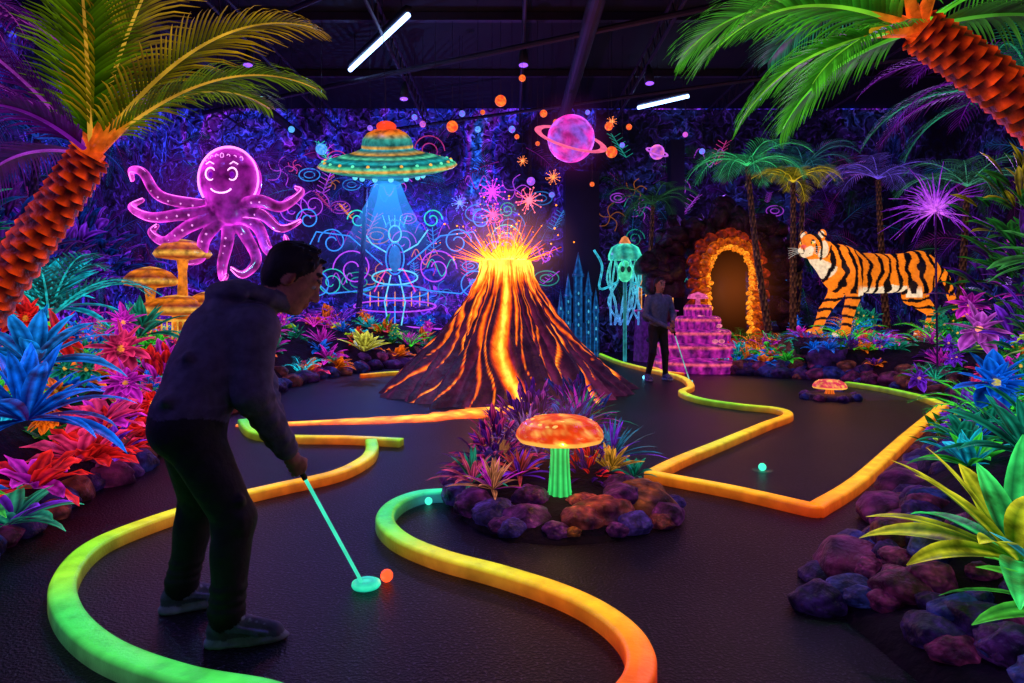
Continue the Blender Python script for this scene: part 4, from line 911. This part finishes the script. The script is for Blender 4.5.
def tcol(P,cols):
    out=cols.copy(); x,y,z=P[:,0],P[:,1],P[:,2]
    isog=(np.abs(cols[:,0]-og[0])<.01)&(np.abs(cols[:,1]-og[1])<.01)
    iswh=(np.abs(cols[:,1]-wh[1])<.01)
    nz=np.array([noise.noise(V(p)*3.2)*1.0+noise.noise(V(p)*9)*.35 for p in P])
    nz2=np.array([noise.noise(V(p)*2.0+V((5,5,5))) for p in P])
    out[isog]*= (1+.3*nz2[isog])[:,None]
    f=np.clip((.66-z)/.08,0,1)*((x>-.45)&(x<.42)&(z>.5)); out=np.where((isog&(f>0))[:,None],out*(1-f[:,None])+np.array(wh)*f[:,None],out)
    st=np.sin(x*46+nz*4.2+np.sin(z*8+x*3)*1.4); body=(z>.55)&(x>-.8)
    thr=.34+.35*np.sin(z*15+nz*3+x*5)
    black=body&(st>thr)
    legs=(z<=.55)&(x<1.0)&(z>.12); black|=legs&(np.sin(z*56+nz*3)>.5)
    tail=(x>.85)&(z<.9)&(np.abs(y)<.12); s_=np.sin((x*.6-z)*44+nz); black=np.where(tail&(x>.97),s_>.1,black)
    hd=np.linalg.norm(P-hc,axis=1)<.235; hx=(P-hc)@hf; hz=(P-hc)@hu; hy=(P-hc)@hr
    hb_=(np.sin(np.sqrt(hy**2*1.5+(hz+.03)**2)*105+nz*2)>.25)&(hx<.13)&((hz>.05)|(np.abs(hy)>.09))
    black=np.where(hd,hb_,black); black&=(isog|iswh)
    out[black]=bk; return out
tig=empty('tiger_statue'); sdf_obj('tiger_body',T,.012,M_tiger,tig,0.0,tcol)
m=MB()
for s in (-1,1):
    for k in range(5):
        a=H(.2,s*.06,-.04-.008*k); b=a+hr*s*.16+hu*(.03-.025*k)+hf*.03; m.tube([a,(a+b)/2+hu*.01,b],[.002,.0018,.001],(.9,.9,.8),4)
m.obj('whiskers',M_tiger,tig)
tig.location=(6.62,12.3,.70); tig.scale=(1.34,1.34,1.38); tig.rotation_euler=(0,0,.08)
m=MB(); random.seed(81)
for i in range(16):
    rock(m,(5.1+i*.2,12.4+U(-.5,.5),.35),(.42,.4,.40),*random.choice(RP),hi=False)
m.box((5.0,11.85,.4),(8.4,12.8,.69),(.03,.015,.06)); m.obj('tiger_rock_ledge',M_rock)

# ================================================================ PEOPLE
def head(prims,c,f,skin,hair,s=1.0,longhair=False):
    c=np.array(c,float); f=np.array(f,float); f/=np.linalg.norm(f); u=A(0,0,1)-f*f[2]; u/=np.linalg.norm(u); r=np.cross(f,u); B=[f,r,u]
    h=lambda a,b,d:c+(f*a+r*b+u*d)*s
    e=lambda p,rad,col,k=.01: prims.append(E(h(*p),tuple(x*s for x in rad),col,k*s,B))
    k=lambda p,q,ra,rb,col,kk=.008: prims.append(C(h(*p),h(*q),ra*s,rb*s,col,kk*s))
    e((0,0,.005),(.097,.076,.098),skin,.02); e((.028,0,-.062),(.066,.058,.066),skin,.03); e((.066,0,-.103),(.024,.026,.02),skin,.02)
    k((.0,.04,-.07),(.055,.015,-.105),.022,.018,skin,.02); k((.0,-.04,-.07),(.055,-.015,-.105),.022,.018,skin,.02)
    k((.088,0,.005),(.112,0,-.036),.009,.012,skin,.012); e((.100,.012,-.042),(.011,.010,.008),skin,.006); e((.100,-.012,-.042),(.011,.010,.008),skin,.006)
    lip=(skin[0]*.75,skin[1]*.5,skin[2]*.5)
    k((.086,-.018,-.069),(.086,.018,-.069),.0065,.0065,lip,.004); k((.094,-.008,-.068),(.094,.008,-.068),.006,.006,lip,.004); k((.090,-.013,-.079),(.090,.013,-.079),.0065,.0065,lip,.004)
    for sg in (-1,1):
        k((.085,sg*.014,.022),(.078,sg*.045,.024),.009,.007,skin,.012)
        k((.094,sg*.016,.026),(.084,sg*.046,.028),.0045,.003,hair,.002)
        e((.079,sg*.030,.000),(.013,.014,.009),(.5,.48,.5),.003); e((.089,sg*.030,-.001),(.005,.006,.006),(.02,.01,.01),.001)
        k((.084,sg*.018,.007),(.078,sg*.042,.006),.004,.003,skin,.003)
        e((-.004,sg*.078,-.012),(.020,.010,.031),skin,.006); e((.008,sg*.084,-.012),(.010,.006,.018),lip,.003)
        e((-.03,sg*.045,.02),(.07,.045,.075),hair,.01); k((.02,sg*.074,.03),(.016,sg*.075,-.01),.010,.005,hair,.006)
    e((-.022,0,.032),(.098,.088,.088),hair,.012); e((-.045,0,-.02),(.066,.072,.075),hair,.02)
    rs=random.Random(3)
    for i in range(60):
        a=rs.uniform(0,6.28);el=rs.uniform(.15,1.5)
        d=A(math.cos(a)*math.cos(el),math.sin(a)*math.cos(el),math.sin(el)); p=A(-.018,0,.03)+d*A(.090,.080,.082); q=p+A(.03*rs.uniform(0,1),.014*rs.uniform(-1,1),.004+.016*rs.uniform(0,1))
        k(tuple(p),tuple(q),.014,.005,hair,.004)
    if longhair:
        e((-.06,0,-.09),(.045,.075,.10),hair,.03)
        for sg in (-1,1): k((-.01,sg*.078,.0),(-.02,sg*.075,-.15),.022,.014,hair,.02)
def grip(prims,c,s,pd,skin,sl=1.0):
    c=np.array(c,float);s=np.array(s,float);s/=np.linalg.norm(s);pd=np.array(pd,float);pd-=s*(pd@s);pd/=np.linalg.norm(pd);t_=np.cross(s,pd)
    prims.append(E(c+pd*.036-t_*.006,(.017,.036,.042),skin,.012,[pd,t_,s]))
    lens=(.92,1.04,1.0,.82)
    for i in range(4):
        o=(-.033+.022*i); an=[20,75,140,215,265]; pts=[]
        for j,a in enumerate(an):
            a=math.radians(20+(a-20)*lens[i]); R=.034 if j<2 else .0235; pts.append(c+s*o+(pd*math.cos(a)+t_*math.sin(a))*R*(1.0 if j else 1.1))
        rr=(.0098,.0096,.0090,.0084,.0072)
        for j in range(4): prims.append(C(pts[j],pts[j+1],rr[j]*sl,rr[j+1]*sl,skin,.0035))
    p0=c+pd*.036-t_*.026-s*.02; p1=c+pd*.012-t_*.036; p2=c-pd*.008-t_*.026+s*.028; p3=c-pd*.018-t_*.014+s*.045
    prims.extend([C(p0,p1,.0150,.0120,skin,.01),C(p1,p2,.0118,.0100,skin,.004),C(p2,p3,.0100,.0078,skin,.004)])
    return c+pd*.045-s*.05
skin=(.55,.25,.16); hair=(.010,.007,.009); hood=(.115,.12,.19); hood2=(.080,.085,.14); pant=(.016,.016,.024); shoe=(.16,.17,.26); sole=(.45,.5,.68)
def shoes(prims,heel,toe):
    heel=np.array(heel,float);toe=np.array(toe,float); d=toe-heel; L=np.linalg.norm(d); d/=L; r=A(d[1],-d[0],0); m_=(heel+toe)/2; B=[d,r,A(0,0,1)]
    prims.append(E(A(m_[0],m_[1],.012),(L*.60,.050,.024),sole,.008,B)); prims.append(E(A(*(heel+d*.02)[:2],.014),(.055,.044,.028),sole,.02,B))
    prims.append(E(A(*(heel+d*.03)[:2],.062),(.058,.040,.05),shoe,.02,B)); prims.append(C(heel+d*.05+A(0,0,.04),toe-d*.035+A(0,0,-.005),.046,.034,shoe,.03))
    for i in range(4):
        p=heel+d*(L*.42+i*.026); z=.105-.011*i; prims.append(C(A(*(p-r*.022)[:2],z),A(*(p+r*.022)[:2],z),.0055,.0055,sole,.003))
    for sg in (-1,1):
        a=heel+d*.06+r*.046*sg; b=heel+d*.16+r*.044*sg; prims.append(C(A(a[0],a[1],.075),A(b[0],b[1],.045),.006,.006,(.25,.3,.6),.003)); a2=heel+d*.09+r*.046*sg; b2=heel+d*.20+r*.040*sg; prims.append(C(A(a2[0],a2[1],.08),A(b2[0],b2[1],.045),.006,.006,(.25,.3,.6),.003))
g=[]
Rr=A(.52,-.85,0); Ff=A(.85,.52,0); PV=A(-1.31,2.78,.87); CH=A(-1.20,2.92,1.17); SH=A(-1.15,2.955,1.25); NB=A(-1.10,2.99,1.325)
B=[Ff,Rr,A(0,0,1)]
g.append(E(PV+A(0,0,-.02),(.135,.165,.12),pant,.04,B)); g.append(E(PV-Ff*.06+A(0,0,-.04),(.10,.15,.11),pant,.04,B))
for sd,kn,an in ((1,A(-1.11,2.735,.475),A(-1.12,2.675,.12)),(-1,A(-1.37,2.995,.465),A(-1.435,2.965,.12))):
    hp=PV+Rr*.085*sd+A(0,0,-.04)-Ff*.01; g.append(C(hp,kn,.114,.080,pant,.05)); g.append(C(kn,an,.078,.062,pant,.03))
    g.append(E(kn+(an-kn)*.35-Ff*.018,(.06,.062,.12),pant,.03,B)); g.append(E(an+A(0,0,.01),(.066,.062,.035),pant,.02))
    for q in (-.4,.2,.9,3.2): g.append(C(kn+A(.04,-.05,.03*q-.01),kn+A(-.06,-.045,-.03+.03*q),.02,.012,pant,.02))
    for q in (.72,.84,.93): p=kn+(an-kn)*q; g.append(E(p,(.070,.066,.014),pant,.015))
shoes(g,(-1.165,2.665,.045),(-.915,2.73,.04)); shoes(g,(-1.49,2.95,.045),(-1.27,3.07,.04))
for sd in (-1,1):
    g.append(C(PV+A(0,0,.05)+Rr*.055*sd,CH+Rr*.065*sd,.128,.142,hood,.06))
    g.append(E(SH+Rr*.10*sd-A(0,0,.02),(.12,.11,.105),hood,.06,B))
g.append(E(PV+A(.01,.01,.045),(.158,.182,.035),hood2,.015,B)); g.append(E(CH-Ff*.045,(.155,.175,.175),hood,.06,B)); g.append(E((PV+CH)/2-Ff*.02+A(0,0,.02),(.15,.172,.16),hood,.05,B))
g.append(C(SH+Rr*.02,NB,.11,.075,hood,.05))
for i,(dz,a) in enumerate(((.06,.3),(.13,-.35),(.20,.5),(.26,-.3))):
    b=PV+(CH-PV)*(dz/.30)-Ff*.135; g.append(C(b+Rr*.16+A(0,0,a*.12),b-Rr*.02-A(0,0,a*.12),.018,.010,hood,.035))
hcn=NB+A(-.005,.0,.045); hu_=A(.30,.18,.93); hu_/=np.linalg.norm(hu_); hx_=np.cross(hu_,A(.52,-.85,0)); hx_/=np.linalg.norm(hx_); hy_=np.cross(hu_,hx_)
ring=[hcn+hx_*.095*math.cos(a)+hy_*.102*math.sin(a) for a in np.linspace(0,2*math.pi,15)]
for i in range(14): g.append(C(ring[i],ring[i+1],.032,.032,hood,.015))
# hood: folded cloth lying on the upper back
g.append(E(NB-Ff*.125+A(0,0,.055),(.100,.145,.055),hood,.02,B)); g.append(E(NB-Ff*.165-A(0,0,.01),(.065,.125,.075),hood,.025,B))
g.append(C(NB-Ff*.10+Rr*.13+A(0,0,.05),NB-Ff*.21+A(0,0,-.03),.026,.022,hood,.012)); g.append(C(NB-Ff*.10-Rr*.13+A(0,0,.05),NB-Ff*.21+A(0,0,-.03),.026,.022,hood,.012))
g.append(C(NB-Ff*.06+Rr*.12+A(0,0,.06),NB+Ff*.08+Rr*.07+A(0,0,.0),.026,.02,hood,.012))
RSh=SH+Rr*.175-A(0,0,.02); LSh=SH-Rr*.175-A(0,0,.02)
SHT=A(-1.005,2.925,.80); SHB=A(-.715,3.185,.06); sdir=(SHB-SHT)/np.linalg.norm(SHB-SHT)
G1=SHT+sdir*.185; G2=SHT+sdir*.095
pdR=A(.55,-.83,.1); pdL=A(-.5,.85,.1)
hand=[]
wR=grip(hand,G1,sdir,pdR+A(-.35,-.1,0),skin,1.05); wL=grip(hand,G2,sdir,pdL+A(-.5,0,0),skin,1.05)
RE_=A(-1.045,2.745,.975); LE_=A(-1.16,3.13,.97)
for S_,El,W_ in ((RSh,RE_,wR),(LSh,LE_,wL)):
    Wc=El+(W_-El)*.84
    g.append(C(S_,El,.092,.074,hood,.05)); g.append(C(El,Wc,.073,.050,hood,.03))
    dv=(Wc-El)/np.linalg.norm(Wc-El); pp_=np.cross(dv,A(.3,.2,1)); pp_/=np.linalg.norm(pp_); qq=np.cross(dv,pp_)
    for q,w,a in ((.06,.066,.5),(.20,.062,-.6),(.42,.056,.7),(.66,.050,-.5),(.80,.048,.5)):
        p=El+(Wc-El)*q   # oblique sleeve folds
        for ph in (0,2.1,4.2):
            p1=p+(pp_*math.cos(ph)+qq*math.sin(ph))*w; p2=p+(pp_*math.cos(ph+1.3)+qq*math.sin(ph+1.3))*w+dv*.04*a
            g.append(C(p1,p2,.013,.009,hood,.022))
    dv=(W_-El)/np.linalg.norm(W_-El); pp_=np.cross(dv,A(.3,.2,1)); pp_/=np.linalg.norm(pp_); qq=np.cross(dv,pp_)
    g.append(E(Wc,(.028,.050,.048),hood2,.008,[dv,pp_,qq]))
    hand.append(C(Wc,W_,.030,.027,skin,.012)); 
hand.append(C(wR,G1+A(.55,-.83,.1)*.03,.026,.024,skin,.02)); hand.append(C(wL,G2+A(-.5,.8,.1)*.03,.026,.024,skin,.02))
HC=A(-.970,3.04,1.458)
g.append(C(NB,HC+A(-.03,-.01,-.04),.060,.055,skin,.02))
head(g,HC,(.82,.15,-.50),skin,hair,1.22)
golfer=empty('golfer')
sdf_obj('body',g,.006,M_cloth,golfer,0.0)
sdf_obj('hands',hand,.0035,M_cloth,golfer)
pt=empty('putter'); m=MB()
m.tube([SHT,SHT+sdir*.27],[.015,.012],(.02,.02,.03),12); m.obj('grip',M_dark,pt)
m=MB(); m.tube([SHT+sdir*.26,SHB,SHB+A(.01,.005,-.03)],[.0085,.0085,.0085],(.08,.8,.55),10)
m.lathe((SHB[0]+.03,SHB[1]+.02,.004),[(.001,0),(.062,0),(.068,.01),(.066,.022),(.05,.03),(.03,.028),(.001,.03)],[(.02,.4,.3),(.02,.4,.3),(.04,.8,.5),(.08,.95,.6),(.05,.7,.5),(.04,.6,.4),(.1,.9,.6)],28); m.obj('shaft_and_head',M_neon,pt)
def gball(x,y,c,r=.03):
    e=empty('golf_ball'); m=MB(); m.ball((x,y,r),r,c,20,14); m.obj('ball',M_neonhi,e)
gball(-.60,3.27,(1.,.12,.04),.030); gball(1.98,5.40,(.08,.7,.45),.03); gball(-.55,4.5,(.08,.7,.5),.025); gball(2.25,11.6,(.2,.7,1.),.035)
m=MB(); m.lathe((1.98,5.40,.001),[(.001,.001),(.07,.001),(.075,.004),(.085,.001)],(.01,.1,.08),24); m.obj('golf_hole',M_glow)

base=A(2.46,11.5,0); f2=A(.30,-.95,0); f2/=np.linalg.norm(f2); r2=A(f2[1],-f2[0],0)
p=lambda r,f,z: base+r2*r+f2*f+A(0,0,z)
B2_=[f2,r2,A(0,0,1)]; sh=(.12,.16,.26); g=[]
g.append(E(p(0,0,.90),(.11,.16,.12),pant,.04,B2_))
for s,kn,an in ((1,p(.13,.05,.47),p(.19,.0,.10)),(-1,p(-.11,.04,.47),p(-.15,-.02,.10))):
    g.append(C(p(.08*s,0,.86),kn,.095,.06,pant,.04)); g.append(C(kn,an,.062,.045,pant,.03)); shoes(g,an-f2*.05-A(0,0,an[2]-.045),an+f2*.16+r2*.03*s-A(0,0,an[2]-.04))
g+= [C(p(.04,0,.93),p(.06,.02,1.27),.105,.120,sh,.06),C(p(-.04,0,.93),p(-.06,.02,1.27),.105,.120,sh,.06),C(p(.16,.02,1.38),p(-.16,.02,1.38),.060,.060,sh,.06),C(p(0,.02,1.3),p(0,.03,1.45),.085,.055,sh,.04),C(p(0,.02,1.4),p(0,.05,1.53),.05,.048,skin,.02)]
top=p(-.06,.30,1.0); bot=p(-.28,.52,.04); sd_=(bot-top)/np.linalg.norm(bot-top); hand=[]
w1=grip(hand,top+sd_*.16,sd_,r2*1.0-f2*.3,skin); w2=grip(hand,top+sd_*.07,sd_,-r2*1.0-f2*.3,skin)
for S_,El,W_ in ((p(.19,.02,1.36),p(.27,.04,1.09),w1),(p(-.19,.02,1.36),p(-.27,.04,1.09),w2)):
    g.append(C(S_,El,.062,.048,sh,.04)); g.append(C(El,El+(W_-El)*.85,.048,.034,sh,.02)); hand.append(C(El+(W_-El)*.8,W_,.024,.024,skin,.01))
hand.append(C(w1,top+sd_*.16+r2*.03,.024,.022,skin,.02)); hand.append(C(w2,top+sd_*.07-r2*.03,.024,.022,skin,.02))
head(g,p(0,.06,1.615),f2+A(0,0,-.2),skin,hair,1.0,True)
g2=empty('golfer'); sdf_obj('body',g,.010,M_cloth,g2,0.0); sdf_obj('hands',hand,.005,M_cloth,g2)
pt=empty('putter'); m=MB(); m.tube([top,top+sd_*.25],.014,(.02,.02,.03),10); m.obj('grip',M_dark,pt)
m=MB(); m.tube([top+sd_*.24,bot],.009,(.3,.6,.6),8); m.tube([bot+A(-.05,0,-.015),bot+A(.05,0,-.015)],.022,(.2,.8,.8),8); m.obj('shaft_and_head',M_glow,pt)

# ================================================================ LIGHTS
def pt_l(loc,col,w,r=0.0):  # unseen point light, added without any fixture
    l=bpy.data.lights.new('unseen_light','POINT'); l.color=col; l.energy=w; l.shadow_soft_size=r
    o=bpy.data.objects.new('unseen_light_'+str(len(bpy.data.lights)),l); o.location=loc; COL.objects.link(o)
def spot(loc,tgt,col,w,ang=60,r=0.0):
    l=bpy.data.lights.new('spot','SPOT'); l.color=col; l.energy=w; l.spot_size=math.radians(ang); l.spot_blend=.8; l.shadow_soft_size=r
    o=bpy.data.objects.new('spot_'+str(len(bpy.data.lights)),l); o.location=loc; o.rotation_euler=(V(tgt)-V(loc)).to_track_quat('-Z','Y').to_euler(); COL.objects.link(o)
UV=(.18,.09,1.)
for (x,y,w) in ((-4.6,6,50),(-2.2,8,36),(2.6,8,36),(5,11,50),(-4.6,12,60),(2.6,4,28)): spot((x,y-.15,5.38),(x,y,0),UV,w*1.6,140)  # UV flood spots added below some of the made-up cans
pt_l((vx,vy-.1,2.6),(1,.35,.06),30)
pt_l((-.2,8.0,.35),(1,.35,.05),5)
spot((-1.63,8.95,2.75),(-1.63,9,0),(.05,.4,1),120,60)
pt_l((-3.0,3.2,2.0),(.45,.25,1),8); pt_l((-2.6,5.8,1.9),(1,.15,.5),12); pt_l((-2.4,4.3,1.2),(.2,.4,1),6); pt_l((-3.1,8.2,2.1),(.2,.7,1),12)
pt_l((1.5,3.6,1.2),(.3,1,.5),2.5); pt_l((2.6,4.9,1.9),(.8,.2,1),12); pt_l((5,8,2.6),(.5,.2,1),20)
pt_l((5.4,10.9,2.6),(1,.5,.2),16); pt_l((ax,ay-.7,1.6),(1,.35,.05),14); pt_l((3.3,12.0,1.9),(1,.2,.6),8)
pt_l((.3,4.0,.5),(1,.4,.1),1.6); pt_l((.9,3.6,.9),(.9,.3,.6),4); pt_l((-.3,4.9,1.3),(.5,.2,1),4)
spot((-2.9,1.8,2.6),(-1.2,2.9,1.1),(.28,.22,1),22,50); spot((.2,1.2,2.2),(-1.1,2.9,1.0),(.55,.25,.9),14,40); spot((-.3,4.6,2.4),(-1.1,3.0,1.2),(.25,.35,1),20,50)  # unseen spots added to brighten the near golfer's outline
pt_l((2.2,10.4,1.8),(.3,.45,1),5)
pt_l((1.4,2.2,1.0),(.5,.25,1),2.5)
for (x,z,c,w) in ((-6.5,3.5,(.3,.12,1),50),(-3,3.6,(.12,.22,1),130),(-.3,3.2,(.4,.10,1),100),(5,4.2,(.3,.1,1),20),(8,3.2,(.5,.1,.9),20)): pt_l((x,16,z),c,w)
w=bpy.data.worlds.new('World'); scene.world=w; w.use_nodes=True; w.node_tree.nodes['Background'].inputs[0].default_value=(.002,.001,.006,1)

cam=bpy.data.cameras.new('Camera'); cam.lens=24; cam.sensor_width=36; cam.shift_y=-.0405; cam.clip_start=.05
co=bpy.data.objects.new('Camera',cam); co.location=(0,0,1.35); co.rotation_euler=(math.pi/2,0,0); COL.objects.link(co); scene.camera=co
print('VERTS',sum(len(o.data.vertices) for o in bpy.data.objects if o.type=='MESH'))
